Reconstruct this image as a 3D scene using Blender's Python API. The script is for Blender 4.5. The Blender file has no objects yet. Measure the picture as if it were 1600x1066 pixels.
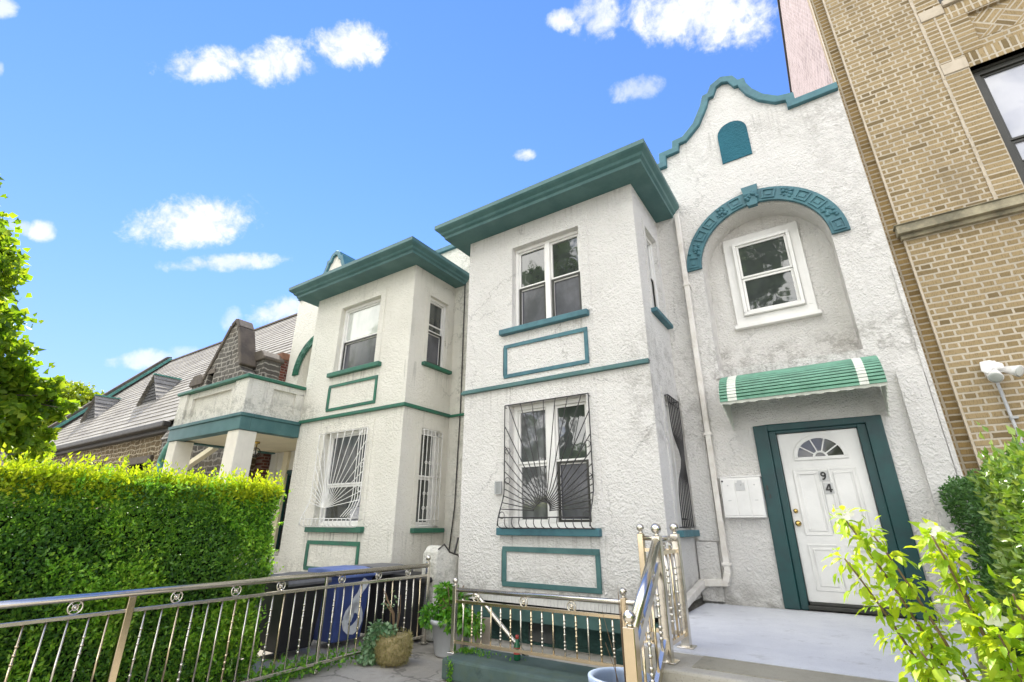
import bpy, bmesh, math, random
import numpy as np
from mathutils import Vector, Matrix
from mathutils.geometry import tessellate_polygon
R=math.radians
random.seed(7); RNG=np.random.default_rng(11)
scene=bpy.context.scene
COL=scene.collection
H=1.5      # eye height: everything below is measured from the eye, ground at -1.5
G=-1.5
AX=-5.72   # the party line of the twin houses

# ------------------------------------------------------------------ nodes
class NT:
    def __init__(s,tree): s.t=tree; s.t.nodes.clear()
    def node(s,typ,ins=None,**props):
        n=s.t.nodes.new(typ)
        for k,v in props.items(): setattr(n,k,v)
        for k,v in (ins or {}).items(): s.put(n.inputs[k],v)
        return n
    def put(s,sock,v):
        if v is None: return
        if isinstance(v,bpy.types.NodeSocket): s.t.links.new(v,sock)
        elif sock.type=='RGBA' and isinstance(v,(tuple,list)) and len(v)==3: sock.default_value=(*v,1)
        else: sock.default_value=v
    def m(s,op,a,b=None,c=None,clamp=False):
        n=s.t.nodes.new('ShaderNodeMath'); n.operation=op; n.use_clamp=clamp
        s.put(n.inputs[0],a); s.put(n.inputs[1],b); s.put(n.inputs[2],c); return n.outputs[0]
    def v(s,op,a,b=None,sc=None):
        n=s.t.nodes.new('ShaderNodeVectorMath'); n.operation=op
        s.put(n.inputs[0],a); s.put(n.inputs[1],b)
        if sc is not None: s.put(n.inputs['Scale'],sc)
        return n.outputs['Value'] if op in('DOT_PRODUCT','LENGTH','DISTANCE') else n.outputs[0]
    def xyz(s,vec):
        n=s.node('ShaderNodeSeparateXYZ',{0:vec}); return n.outputs
    def comb(s,x=0.,y=0.,z=0.):
        return s.node('ShaderNodeCombineXYZ',{0:x,1:y,2:z}).outputs[0]
    def pos(s): return s.node('ShaderNodeNewGeometry').outputs['Position']
    def noise(s,vec,scale,detail=4.,rough=.55,dist=0.,color=False):
        n=s.node('ShaderNodeTexNoise',{'Vector':vec,'Scale':scale,'Detail':detail,'Roughness':rough,'Distortion':dist})
        return n.outputs[1 if color else 0]
    def voro(s,vec,scale,feature='F1',out=0):
        return s.node('ShaderNodeTexVoronoi',{'Vector':vec,'Scale':scale},feature=feature).outputs[out]
    def mix(s,f,a,b,blend='MIX'):
        n=s.t.nodes.new('ShaderNodeMix'); n.data_type='RGBA'; n.blend_type=blend
        s.put(n.inputs[0],f); s.put(n.inputs[6],a); s.put(n.inputs[7],b); return n.outputs[2]
    def ramp(s,f,stops,interp='LINEAR'):
        n=s.node('ShaderNodeValToRGB',{0:f}); r=n.color_ramp; r.interpolation=interp
        while len(r.elements)<len(stops): r.elements.new(.5)
        for e,(p,c) in zip(r.elements,stops):
            e.position=p; e.color=(*c,1) if isinstance(c,(tuple,list)) else (c,c,c,1)
        return n.outputs[0]
    def sm(s,x,a,b):
        n=s.node('ShaderNodeMapRange',{0:x,1:a,2:b,3:0.,4:1.},interpolation_type='SMOOTHSTEP'); return n.outputs[0]
    def bump(s,h,strength=.5,dist=.01,normal=None):
        return s.node('ShaderNodeBump',{'Height':h,'Strength':strength,'Distance':dist,'Normal':normal}).outputs[0]
    def out(s,sh,kind='Surface'):
        o=s.t.nodes.new('ShaderNodeOutputMaterial'); s.t.links.new(sh,o.inputs[kind])
    def bsdf(s,color,rough=.6,normal=None,metal=0.,**kw):
        ins={'Base Color':color,'Roughness':rough,'Metallic':metal}
        if normal is not None: ins['Normal']=normal
        ins.update(kw)
        n=s.node('ShaderNodeBsdfPrincipled',ins); s.out(n.outputs[0]); return n
def newmat(name):
    m=bpy.data.materials.new(name); m.use_nodes=True; return m,NT(m.node_tree)

def mat_stucco(name,base,dirt,lump=1.0,dirtiness=.5,low=-1.0,stain=(.25,.24,.22),top=None,drips=(),cracks=0.):
    m,n=newmat(name); p=n.pos(); x,y,z=n.xyz(p)
    big=n.noise(p,.9,5,.6); med=n.noise(p,5.,5,.65)
    streak=n.noise(n.v('MULTIPLY',p,(7.,7.,.55)),1.,5,.65)
    grit=n.noise(p,70.,3,.7)
    c=n.mix(n.sm(big,.38,.72),base,dirt)
    s1=n.m('MULTIPLY',n.sm(streak,.54,.78),n.sm(n.noise(p,.55,3,.6),.48,.68))
    c=n.mix(n.m('MULTIPLY',s1,dirtiness*.55,clamp=True),c,stain)
    blot=n.m('MULTIPLY',n.sm(med,.60,.74),n.sm(n.noise(n.v('ADD',p,(3.1,7.7,1.3)),.42,3,.6),.52,.66))
    c=n.mix(n.m('MULTIPLY',blot,dirtiness*.35,clamp=True),c,stain)
    # splash-back at the foot of the wall and moss where water sits
    foot=n.m('MULTIPLY',n.m('SUBTRACT',1.,n.sm(z,H+low,H+low+.5)),n.sm(med,.38,.62))
    c=n.mix(n.m('MULTIPLY',foot,.5),c,stain)
    if top:
        for (x0,x1,z0,z1,amt) in top:
            msk=n.m('MULTIPLY',n.m('MULTIPLY',n.sm(x,x0-.1,x0+.15),n.m('SUBTRACT',1.,n.sm(x,x1-.15,x1+.1))),
                    n.m('MULTIPLY',n.sm(z,H+z0-.12,H+z0+.2),n.m('SUBTRACT',1.,n.sm(z,H+z1-.15,H+z1+.1))))
            fine=n.m('ADD',n.m('MULTIPLY',med,.6),n.m('MULTIPLY',n.noise(p,22.,4,.7),.4))
            c=n.mix(n.m('MULTIPLY',n.m('MULTIPLY',msk,n.sm(fine,.44,.6)),amt),c,stain)
    # run-off lines below sills and copings
    for (x0,x1,z0,z1,amt) in drips:
        run=n.sm(n.noise(n.comb(n.m('MULTIPLY',x,19.),n.m('MULTIPLY',y,19.),n.m('MULTIPLY',z,.8)),1.,4,.65),.5,.72)
        msk=n.m('MULTIPLY',n.m('MULTIPLY',n.sm(x,x0-.02,x0+.05),n.m('SUBTRACT',1.,n.sm(x,x1-.05,x1+.02))),
                n.m('MULTIPLY',n.sm(z,H+z0,H+z1),n.m('LESS_THAN',z,H+z1+.02)))
        c=n.mix(n.m('MULTIPLY',n.m('MULTIPLY',run,msk),amt),c,stain)
    if cracks:
        wv=n.noise(p,2.2,5,.65,color=True)
        ed=n.voro(n.v('ADD',p,n.v('SCALE',wv,sc=.7)),.55,'DISTANCE_TO_EDGE')
        ck_=n.m('MULTIPLY',n.m('SUBTRACT',1.,n.sm(ed,.002,.008)),n.sm(n.noise(n.v('ADD',p,(9.,4.,2.)),.9,3,.6),.5,.6))
        c=n.mix(n.m('MULTIPLY',ck_,cracks),c,tuple(t*.5 for t in stain))
    w=n.noise(p,3.,2,.5,color=True)
    pw=n.v('ADD',p,n.v('SCALE',n.v('SUBTRACT',w,(.5,.5,.5)),sc=.12))
    v1=n.noise(pw,26.,6,.74); v2=n.sm(n.voro(n.v('ADD',pw,n.v('SCALE',n.noise(p,30.,2,.5,color=True),sc=.03)),44.,'SMOOTH_F1'),.1,.75)
    v2=n.m('MULTIPLY',n.m('SUBTRACT',1.,v2),n.sm(n.noise(p,13.,3,.6),.32,.6))
    h=n.m('ADD',n.m('MULTIPLY',v1,1.3),n.m('MULTIPLY',v2,.42))
    pit=n.sm(v2,.62,.80)
    c=n.mix(n.m('MULTIPLY',pit,.0),c,stain)
    n.bsdf(c,.9,n.bump(h,1.,.028*lump),**{'Specular IOR Level':.2})
    return m
def mat_plain(name,c,rough=.55,var=.25,scale=3.,bump=.15,bscale=60.,metal=0.,c2=None,coat=0.,chips=0.,chipc=(.6,.6,.56)):
    m,n=newmat(name); p=n.pos()
    c2=c2 or tuple(x*(1-var) for x in c)
    f=n.sm(n.noise(p,scale,6,.65),.35,.68)
    col=n.mix(f,c,c2)
    run=n.noise(n.v('MULTIPLY',p,(14.,14.,1.2)),1.,4,.6)
    col=n.mix(n.m('MULTIPLY',n.sm(run,.56,.75),.22 if var>.14 else .1),col,tuple(t*.5 for t in c))
    if chips:
        col=n.mix(n.sm(n.noise(p,26.,5,.7),.76-chips*.1,.79-chips*.1),col,chipc)
    h=n.noise(p,bscale,4,.6)
    rr=n.m('ADD',rough-.08,n.m('MULTIPLY',n.noise(p,scale*4,3,.6),.16))
    n.bsdf(col,rr,n.bump(h,bump,.006),metal,**{'Coat Weight':coat})
    return m
def mat_metal(name,c,rough=.16):
    m,n=newmat(name); p=n.pos()
    f=n.noise(p,9.,4,.6)
    col=n.mix(f,c,tuple(x*.72 for x in c))
    n.bsdf(col,n.m('ADD',rough-.03,n.m('MULTIPLY',n.noise(p,12.,3,.6),.06)),n.bump(n.noise(p,10.,2,.5),.06,.004),1.)
    return m
def mat_pane(name,c,rough=.03,ior=1.9,c2=None,wav=.08,fold=0.):
    m,n=newmat(name); p=n.pos(); x,y,z=n.xyz(p)
    f=n.sm(n.noise(n.v('MULTIPLY',p,(1.,1.,.6)),2.2,4,.6),.35,.7)
    col=n.mix(f,c,c2 or tuple(t*.55 for t in c))
    if fold:
        fl=n.m('SINE',n.m('ADD',n.m('MULTIPLY',n.m('ADD',x,y),34.),n.m('MULTIPLY',n.noise(p,4.,2,.5),5.)))
        col=n.mix(n.m('MULTIPLY',n.sm(fl,-1.,1.),fold),col,tuple(t*.45 for t in c))
    n.bsdf(col,rough,n.bump(n.noise(p,2.6,2,.5),wav,.05),IOR=ior)
    return m
def mat_brick(name,axis,ca,cb,mortar,h=.0775,P=.335,stretch=.66,mode='flemish',wire=True,off=0.,uoff=0.):
    m,n=newmat(name); p=n.pos(); x,y,z=n.xyz(p)
    u=n.m('SUBTRACT',{'x':x,'y':y}[axis],uoff); zz=n.m('ADD',z,off)
    if mode=='soldier': u,zz=zz,u
    if mode=='herring':     # two diagonal fields of stretchers
        a=n.m('MULTIPLY',n.m('ADD',u,zz),.7071); b=n.m('MULTIPLY',n.m('SUBTRACT',u,zz),.7071)
        k=n.m('MODULO',n.m('ADD',n.m('FLOOR',n.m('DIVIDE',a,.235)),n.m('FLOOR',n.m('DIVIDE',b,.235))),2.)
        k=n.m('ABSOLUTE',k)
        aa=n.m('ADD',n.m('MULTIPLY',a,k),n.m('MULTIPLY',b,n.m('SUBTRACT',1.,k)))
        bb=n.m('ADD',n.m('MULTIPLY',b,k),n.m('MULTIPLY',a,n.m('SUBTRACT',1.,k)))
        u,zz=aa,bb; P=.235; stretch=2.
    wob=n.noise(p,9.,2,.5)
    zz=n.m('ADD',zz,n.m('MULTIPLY',n.m('SUBTRACT',wob,.5),.012))
    u=n.m('ADD',u,n.m('MULTIPLY',n.m('SUBTRACT',n.noise(n.v('ADD',p,(5.,2.,8.)),13.,2,.5),.5),.02))
    row=n.m('FLOOR',n.m('DIVIDE',zz,h)); fz=n.m('FRACT',n.m('DIVIDE',zz,h))
    sh=n.m('MULTIPLY',n.m('FLOORED_MODULO',row,2.),.5)
    if mode in('stack','soldier','herring'): sh=0.
    uu=n.m('ADD',n.m('DIVIDE',u,P),sh); cell=n.m('FLOOR',uu); fu=n.m('FRACT',uu)
    isH=n.m('GREATER_THAN',fu,stretch)
    du=n.m('MULTIPLY',n.m('MINIMUM',n.m('MINIMUM',fu,n.m('SUBTRACT',1.,fu)),n.m('ABSOLUTE',n.m('SUBTRACT',fu,stretch))),P)
    dz=n.m('MULTIPLY',n.m('MINIMUM',fz,n.m('SUBTRACT',1.,fz)),h)
    rag=n.m('MULTIPLY',n.m('SUBTRACT',n.noise(p,45.,3,.6),.5),.009)
    d=n.m('ADD',n.m('MINIMUM',du,dz),rag)
    mask=n.sm(d,.0090,.0130)
    wn=n.node('ShaderNodeTexWhiteNoise',{'Vector':n.comb(n.m('ADD',n.m('MULTIPLY',cell,2.),isH),row,0.)},noise_dimensions='3D')
    rnd=wn.outputs[0]
    c=n.mix(rnd,ca,cb)
    c=n.mix(n.sm(rnd,.88,.98),c,tuple(t*.72 for t in cb))
    if wire:
        st=n.noise(n.v('MULTIPLY',p,(130.,130.,16.)),1.,2,.6)
        c=n.mix(n.m('MULTIPLY',n.sm(st,.5,.66),.45),c,tuple(t*.5 for t in cb))
    mc=n.mix(n.sm(n.noise(p,1.1,4,.6),.4,.7),mortar,tuple(t*.8 for t in mortar))
    c=n.mix(mask,mc,c)
    soot=n.sm(n.noise(n.v('MULTIPLY',p,(2.2,2.2,.5)),1.,5,.6),.55,.8)
    c=n.mix(n.m('MULTIPLY',soot,.35),c,(.16,.13,.09))
    hh=n.m('ADD',mask,n.m('MULTIPLY',n.noise(p,60.,3,.6),.3))
    n.bsdf(c,.88,n.bump(hh,.8,.008),**{'Specular IOR Level':.2})
    return m
def mat_stone(name,axis,ca,cb,mortar,bw=.40,rh=.145,ms=.02):
    m,n=newmat(name); p=n.pos(); x,y,z=n.xyz(p)
    w=n.noise(p,2.1,3,.6,color=True)
    w=n.v('SCALE',n.v('SUBTRACT',w,(.5,.5,.5)),sc=.34)
    u={'x':x,'y':y,'d':n.m('ADD',x,y)}[axis]
    vec=n.v('ADD',n.comb(u,z,0.),n.comb(n.xyz(w)[0],n.m('MULTIPLY',n.xyz(w)[2],.6),0.))
    b=n.node('ShaderNodeTexBrick',{'Vector':vec,'Color1':ca,'Color2':cb,'Mortar':mortar,'Scale':1.,'Mortar Size':ms,'Mortar Smooth':.2,'Bias':0.,'Brick Width':bw,'Row Height':rh},squash=.55,squash_frequency=3,offset=.37)
    c=n.mix(n.sm(n.noise(p,11.,4,.6),.5,.75),b.outputs[0],tuple(t*.55 for t in ca))
    c=n.mix(n.m('MULTIPLY',n.sm(n.noise(p,.8,4,.6),.5,.75),.4),c,(.30,.24,.15))
    h=n.m('ADD',n.m('SUBTRACT',1.,b.outputs[1]),n.m('MULTIPLY',n.noise(p,16.,4,.6),.6))
    n.bsdf(c,.9,n.bump(h,.9,.03),**{'Specular IOR Level':.2})
    return m
def mat_leaf(name,stops,rough=.42,trans=.35,spec=.5,tmul=(1.25,1.2,.55)):
    m,n=newmat(name); g=n.node('ShaderNodeNewGeometry')
    r=g.outputs['Random Per Island']; p=g.outputs['Position']
    f=n.m('ADD',n.m('MULTIPLY',r,.7),n.m('MULTIPLY',n.sm(n.noise(p,1.6,3,.6),.3,.7),.3))
    c=n.ramp(f,stops)
    b=n.node('ShaderNodeBsdfPrincipled',{'Base Color':c,'Roughness':rough,'Specular IOR Level':spec})
    t=n.node('ShaderNodeBsdfTranslucent',{'Color':n.mix(1.,c,tmul,'MULTIPLY')})
    mx=n.node('ShaderNodeMixShader',{0:trans,1:b.outputs[0],2:t.outputs[0]}); n.out(mx.outputs[0])
    return m
def mat_concrete(name,c,c2,stain=(.10,.095,.08),crack=True,moss=0.,joint=0.):
    m,n=newmat(name); p=n.pos()
    col=n.mix(n.sm(n.noise(p,1.3,6,.65),.35,.65),c,c2)
    col=n.mix(n.m('MULTIPLY',n.sm(n.noise(p,5.,6,.7),.55,.75),.6),col,stain)
    col=n.mix(n.m('MULTIPLY',n.sm(n.noise(p,120.,2,.6),.58,.72),.5),col,stain)
    if crack:
        w=n.noise(p,1.5,4,.6,color=True)
        vd=n.voro(n.v('ADD',p,n.v('SCALE',w,sc=.5)),.75,'DISTANCE_TO_EDGE')
        col=n.mix(n.m('MULTIPLY',n.m('SUBTRACT',1.,n.sm(vd,.003,.010)),.45),col,tuple(t*.4 for t in stain))
    if moss:
        col=n.mix(n.m('MULTIPLY',n.sm(n.noise(p,7.,5,.7),.48,.62),moss),col,(.10,.12,.03))
    if joint:   # grime swept into the angle of floor and wall, and scuffs by the door
        x,y,z=n.xyz(p)
        gr=n.m('MULTIPLY',n.sm(n.m('ADD',y,n.m('MULTIPLY',n.noise(p,9.,5,.7),.35)),joint,joint+.22),.8)
        col=n.mix(gr,col,stain)
        sc=n.sm(n.noise(n.v('MULTIPLY',p,(3.,11.,1.)),1.,6,.7),.60,.74)
        col=n.mix(n.m('MULTIPLY',sc,.45),col,tuple(t*1.2 for t in stain))
        col=n.mix(n.sm(n.noise(p,55.,2,.5),.74,.78),col,(.2,.19,.17))
    h=n.m('ADD',n.noise(p,90.,4,.7),n.noise(p,8.,3,.6))
    n.bsdf(col,.85,n.bump(h,.35,.008),**{'Specular IOR Level':.25})
    return m
M={}
M['stucco']=mat_stucco('white_stucco',(.81,.79,.755),(.755,.735,.70),1.0,.6,-.95,(.27,.25,.22),cracks=.3,drips=[(-4.3,-2.6,2.35,2.93,.5),(-4.3,-2.6,-.75,-.15,.5),(-1.6,1.15,5.5,6.45,.4),(-5.,-1.85,4.4,5.0,.22),(-1.2,.6,1.2,2.1,.5),(-5.,-1.85,1.3,2.03,.35)],
   top=[(-1.7,1.3,5.6,6.4,.18),(.55,1.3,3.4,6.3,.22),(-1.7,-1.1,2.2,4.6,.2),(-1.3,1.2,1.95,2.6,.5),(-2.2,-1.4,.9,2.6,.35)])
M['stucco_cream']=mat_stucco('cream_stucco',(.81,.785,.705),(.74,.715,.635),.8,.55,-.95,(.24,.24,.19),cracks=.3,drips=[(-8.85,-7.25,2.4,2.93,.5),(-8.9,-7.2,-.75,-.13,.8),(-6.6,-6.3,-.7,-.14,.7),(-6.6,-6.3,2.3,2.93,.5),(-9.5,-6.4,1.3,2.03,.35),(-9.5,-6.4,4.4,5.,.25),(-12.6,-9.5,2.06,2.75,.4)],
   top=[(-6.3,-5.0,-1.,6.,.4),(-12.8,-9.,2.0,2.45,.5)])
M['smooth']=mat_plain('smooth_plaster',(.70,.685,.665),.8,.12,2.,.25,80.)
M['cream_smooth']=mat_plain('cream_smooth_plaster',(.78,.735,.63),.8,.12,2.,.25,80.)
M['soffit_cream']=mat_plain('cream_soffit',(.80,.72,.52),.8,.12,2.,.1,80.)
M['teal']=mat_plain('teal_trim_paint',(.045,.125,.125),.5,.35,2.5,.25,45.,c2=(.075,.17,.165),chips=.2,chipc=(.30,.37,.36))
M['teal_blue']=mat_plain('blue_teal_paint',(.055,.17,.20),.55,.3,4.,.35,40.,c2=(.038,.12,.15),chips=.2,chipc=(.30,.38,.40))
M['green_trim']=mat_plain('green_trim_paint',(.02,.15,.085),.5,.3,4.,.25,45.,c2=(.03,.11,.08),chips=.15,chipc=(.35,.40,.36))
M['door_green']=mat_plain('dark_green_door_paint',(.008,.062,.062),.45,.3,3.,.2,30.,c2=(.013,.045,.05),chips=.45,chipc=(.55,.6,.58))
M['panel_blue']=mat_stucco('blue_panel_stucco',(.035,.15,.20),(.03,.115,.155),.9,.0,-9.,(.03,.08,.10))
M['white_vinyl']=mat_plain('white_vinyl',(.82,.81,.78),.4,.08,3.,.05,60.)
M['white_paint']=mat_plain('white_door_paint',(.80,.79,.76),.4,.1,2.,.12,50.,chips=.1,chipc=(.4,.38,.34))
M['downspout']=mat_plain('white_pipe_paint',(.78,.75,.70),.5,.25,5.,.15,50.,c2=(.62,.58,.52),chips=.2,chipc=(.3,.27,.22))
M['dark_frame']=mat_plain('bronze_frame',(.035,.035,.028),.4,.3,5.,.05,60.)
M['iron_black']=mat_plain('black_iron',(.032,.03,.03),.4,.3,8.,.15,80.)
M['iron_white']=mat_plain('white_iron',(.80,.79,.75),.5,.15,8.,.15,80.,chips=.15,chipc=(.35,.2,.1))
M['glass']=mat_pane('window_glass',(.06,.068,.066),.03,2.0)
M['glass_soft']=mat_pane('curtained_glass',(.17,.175,.18),.04,1.8,(.06,.065,.07),fold=.7)
M['screen']=mat_pane('insect_screen_glass',(.12,.12,.14),.16,1.7,(.05,.052,.06))
M['blind']=mat_pane('blind_glass',(.62,.64,.60),.05,1.7,(.48,.51,.48))
M['sky_blind']=mat_pane('pale_blind_glass',(.46,.47,.52),.05,1.8,(.36,.38,.43))
M['door_glass']=mat_pane('door_glass',(.05,.05,.045),.05,1.7)
M['brass']=mat_metal('brass',(.75,.52,.16),.2)
M['steel']=mat_metal('polished_steel',(.80,.75,.65),.26)
M['steel_warm']=mat_metal('warm_polished_steel',(.84,.70,.48),.2)  # second steel tone with warm reflections put into its colour
M['black_paint']=mat_plain('black_numeral_paint',(.012,.012,.012),.4,.1)
M['grey_plate']=mat_plain('grey_plate',(.55,.55,.54),.5,.1)
M['awning_green']=mat_plain('green_awning_paint',(.045,.20,.11),.42,.2,5.,.1,60.,c2=(.09,.26,.165),chips=.12,chipc=(.2,.3,.22))
M['awning_white']=mat_plain('cream_awning_paint',(.72,.74,.66),.45,.15,4.,.05,60.)
M['tan_brick']=mat_brick('tan_brick','x',(.35,.265,.145),(.245,.18,.09),(.50,.44,.345))
M['tan_brick_stack']=mat_brick('tan_brick_stack','x',(.35,.265,.145),(.245,.18,.09),(.50,.44,.345),P=.2635,stretch=2.,mode='stack',uoff=2.312)
M['dark_brick']=mat_brick('shadowed_corner_brick','x',(.25,.17,.07),(.18,.12,.048),(.36,.31,.23),P=.24,stretch=2.,mode='stack')  # darker copy of the tan brick, recess shade put into the colour
M['soldier']=mat_brick('tan_brick_soldier','x',(.35,.265,.145),(.245,.18,.09),(.50,.44,.345),P=.24,stretch=2.,mode='soldier')
M['herring']=mat_brick('tan_brick_diagonal','x',(.35,.265,.145),(.245,.18,.09),(.50,.44,.345),mode='herring')
M['pink_brick']=mat_brick('whitewashed_brick','y',(.32,.25,.225),(.175,.12,.10),(.36,.30,.275),wire=True)
M['red_brick']=mat_brick('red_brick','d' if False else 'y',(.22,.075,.05),(.15,.05,.04),(.30,.22,.18))
M['limestone']=mat_plain('limestone_block',(.52,.45,.35),.8,.2,4.,.3,50.,c2=(.42,.36,.27))
M['limestone_dirty']=mat_plain('weathered_limestone',(.42,.37,.25),.85,.4,3.,.4,30.,c2=(.16,.145,.10))
M['church_stone']=mat_stone('church_stone','x',(.085,.078,.068),(.135,.125,.11),(.31,.29,.255))
M['church_stone_tan']=mat_stone('church_stone_tan','x',(.12,.09,.05),(.17,.125,.07),(.42,.36,.26),.36,.15)
M['church_stone_side']=mat_stone('church_stone_side','y',(.085,.078,.068),(.135,.125,.11),(.31,.29,.255))
M['cap_stone']=mat_plain('brown_cap_stone',(.12,.098,.075),.85,.35,3.,.5,25.,c2=(.075,.062,.05))
M['slate']=None
M['copper']=mat_plain('green_copper',(.12,.34,.27),.6,.35,6.,.2,40.,c2=(.07,.22,.18))
M['gutter']=mat_plain('dark_gutter',(.055,.05,.042),.6,.3,4.,.2,40.)
M['louver']=mat_plain('dark_louver',(.035,.035,.033),.7,.3,8.,.2,40.)
M['concrete']=mat_concrete('yard_concrete',(.40,.375,.33),(.28,.26,.225))
M['step_concrete']=mat_concrete('step_concrete',(.47,.445,.39),(.36,.335,.28),crack=False)
M['mossy']=mat_concrete('mossy_riser',(.30,.27,.19),(.20,.185,.12),crack=False,moss=.8)
M['mat_cement']=mat_concrete('worn_cement_patch',(.36,.335,.27),(.28,.26,.20),crack=False)
M['porch_paint']=mat_concrete('grey_porch_paint',(.64,.65,.68),(.56,.57,.61),(.34,.34,.35),crack=False,joint=7.38)
M['ledge']=mat_concrete('green_ledge_paint',(.095,.135,.125),(.06,.095,.086),(.03,.05,.045),moss=.15,crack=False)
M['base_green']=mat_stucco('green_base_stucco',(.065,.14,.125),(.04,.09,.085),1.,.4,-1.5,(.03,.05,.045))
M['asphalt']=mat_concrete('asphalt',(.055,.055,.055),(.045,.045,.047),(.03,.03,.03))
M['siding']=mat_plain('white_siding',(.74,.73,.70),.5,.15)
M['dark']=mat_plain('dark_void',(.02,.02,.02),.9,.2)
M['bin_black']=mat_plain('black_bin_plastic',(.018,.018,.02),.45,.3,6.,.1,60.)
M['bin_grey']=mat_plain('grey_lid_plastic',(.16,.16,.165),.5,.25,6.,.1,60.)
M['bin_blue']=mat_plain('blue_bin_plastic',(.045,.075,.235),.42,.25,6.,.1,60.,c2=(.04,.06,.18))
M['lid_blue']=mat_plain('pale_blue_lid_plastic',(.15,.22,.52),.45,.2,6.,.1,60.)
M['spray_white']=mat_plain('white_spray_paint',(.72,.74,.76),.6,.2,9.)
M['pot_grey']=mat_plain('grey_pot_plastic',(.45,.46,.47),.5,.15,4.,.08,60.)
M['pot_blue']=mat_plain('blue_grey_pot_plastic',(.26,.33,.45),.4,.15,4.,.08,60.)
M['pot_in']=mat_plain('pot_soil',(.03,.035,.045),.9,.3,9.)
M['straw']=mat_plain('straw_fibre',(.42,.33,.17),.9,.5,18.,.9,70.,c2=(.22,.19,.08))
M['wood_board']=mat_plain('bare_board',(.42,.35,.28),.8,.25,4.,.4,30.)
M['bottle']=mat_plain('green_bottle_glass',(.02,.14,.06),.12,.2,4.)
M['bottle_red']=mat_plain('red_bottle_label',(.45,.06,.05),.4,.2)
M['bark']=mat_plain('bark',(.10,.08,.06),.9,.4,6.,.9,20.)
M['twig']=mat_plain('twig',(.20,.13,.07),.8,.3,9.)
M['grey_box']=mat_plain('grey_box',(.40,.41,.41),.5,.15)
M['flower']=mat_plain('white_petal',(.85,.82,.80),.6,.08)
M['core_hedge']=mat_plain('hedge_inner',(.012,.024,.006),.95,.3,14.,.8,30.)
M['leaf_hedge']=mat_leaf('hedge_leaf',[(0.,(.04,.12,.035)),(.4,(.11,.27,.04)),(.8,(.22,.43,.05)),(1.,(.40,.60,.09))],.36,.45)
M['leaf_shoot']=mat_leaf('hedge_shoot_leaf',[(0.,(.24,.40,.018)),(.5,(.46,.57,.02)),(1.,(.66,.70,.05))],.45,.5,.4)
M['leaf_gloss']=mat_leaf('glossy_hedge_leaf',[(0.,(.09,.20,.02)),(.5,(.20,.34,.05)),(1.,(.40,.50,.12))],.3,.3,.7)
M['leaf_dark']=mat_leaf('shade_hedge_leaf',[(0.,(.03,.09,.025)),(.5,(.07,.18,.04)),(1.,(.13,.27,.06))],.4,.25)  # darker leaf copy: the house's shade is put into the colour
M['leaf_bush']=mat_leaf('mallow_leaf',[(0.,(.16,.34,.02)),(.45,(.36,.54,.03)),(1.,(.58,.66,.05))],.42,.45,.4)
M['leaf_tree']=mat_leaf('maple_leaf',[(0.,(.10,.22,.018)),(.5,(.22,.37,.03)),(1.,(.42,.52,.05))],.45,.62,.4,(1.5,1.35,.5))
M['leaf_yellow']=mat_leaf('yellow_tree_leaf',[(0.,(.17,.28,.016)),(.5,(.32,.42,.024)),(1.,(.50,.55,.04))],.45,.4,.4)
M['leaf_pot']=mat_leaf('pot_plant_leaf',[(0.,(.05,.20,.02)),(.5,(.12,.34,.03)),(1.,(.28,.48,.04))],.4,.4)
M['leaf_ivy']=mat_leaf('variegated_ivy_leaf',[(0.,(.06,.16,.06)),(.5,(.16,.28,.13)),(.8,(.32,.42,.26)),(1.,(.62,.66,.55))],.45,.25)
M['leaf_street']=mat_leaf('street_tree_leaf',[(0.,(.05,.13,.02)),(.5,(.10,.22,.03)),(1.,(.18,.32,.05))],.5,.4,.4)
m,n=newmat('slate_courses'); p=n.pos(); x,y,z=n.xyz(p)
b=n.node('ShaderNodeTexBrick',{'Vector':n.comb(x,z,0.),'Color1':(.245,.23,.195),'Color2':(.175,.16,.135),'Mortar':(.07,.06,.055),'Scale':1.,'Mortar Size':.008,'Mortar Smooth':.1,'Bias':0.,'Brick Width':.45,'Row Height':.2142},offset=.5)
c=n.mix(n.sm(n.noise(n.v('MULTIPLY',p,(.5,.5,3.)),1.,5,.65),.4,.7),b.outputs[0],(.29,.275,.24))
c=n.mix(n.m('MULTIPLY',n.sm(n.noise(p,4.,4,.6),.5,.7),.35),c,(.12,.10,.09))
n.bsdf(c,.75,n.bump(n.noise(p,20.,4,.6),.4,.015)); M['slate']=m

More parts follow.
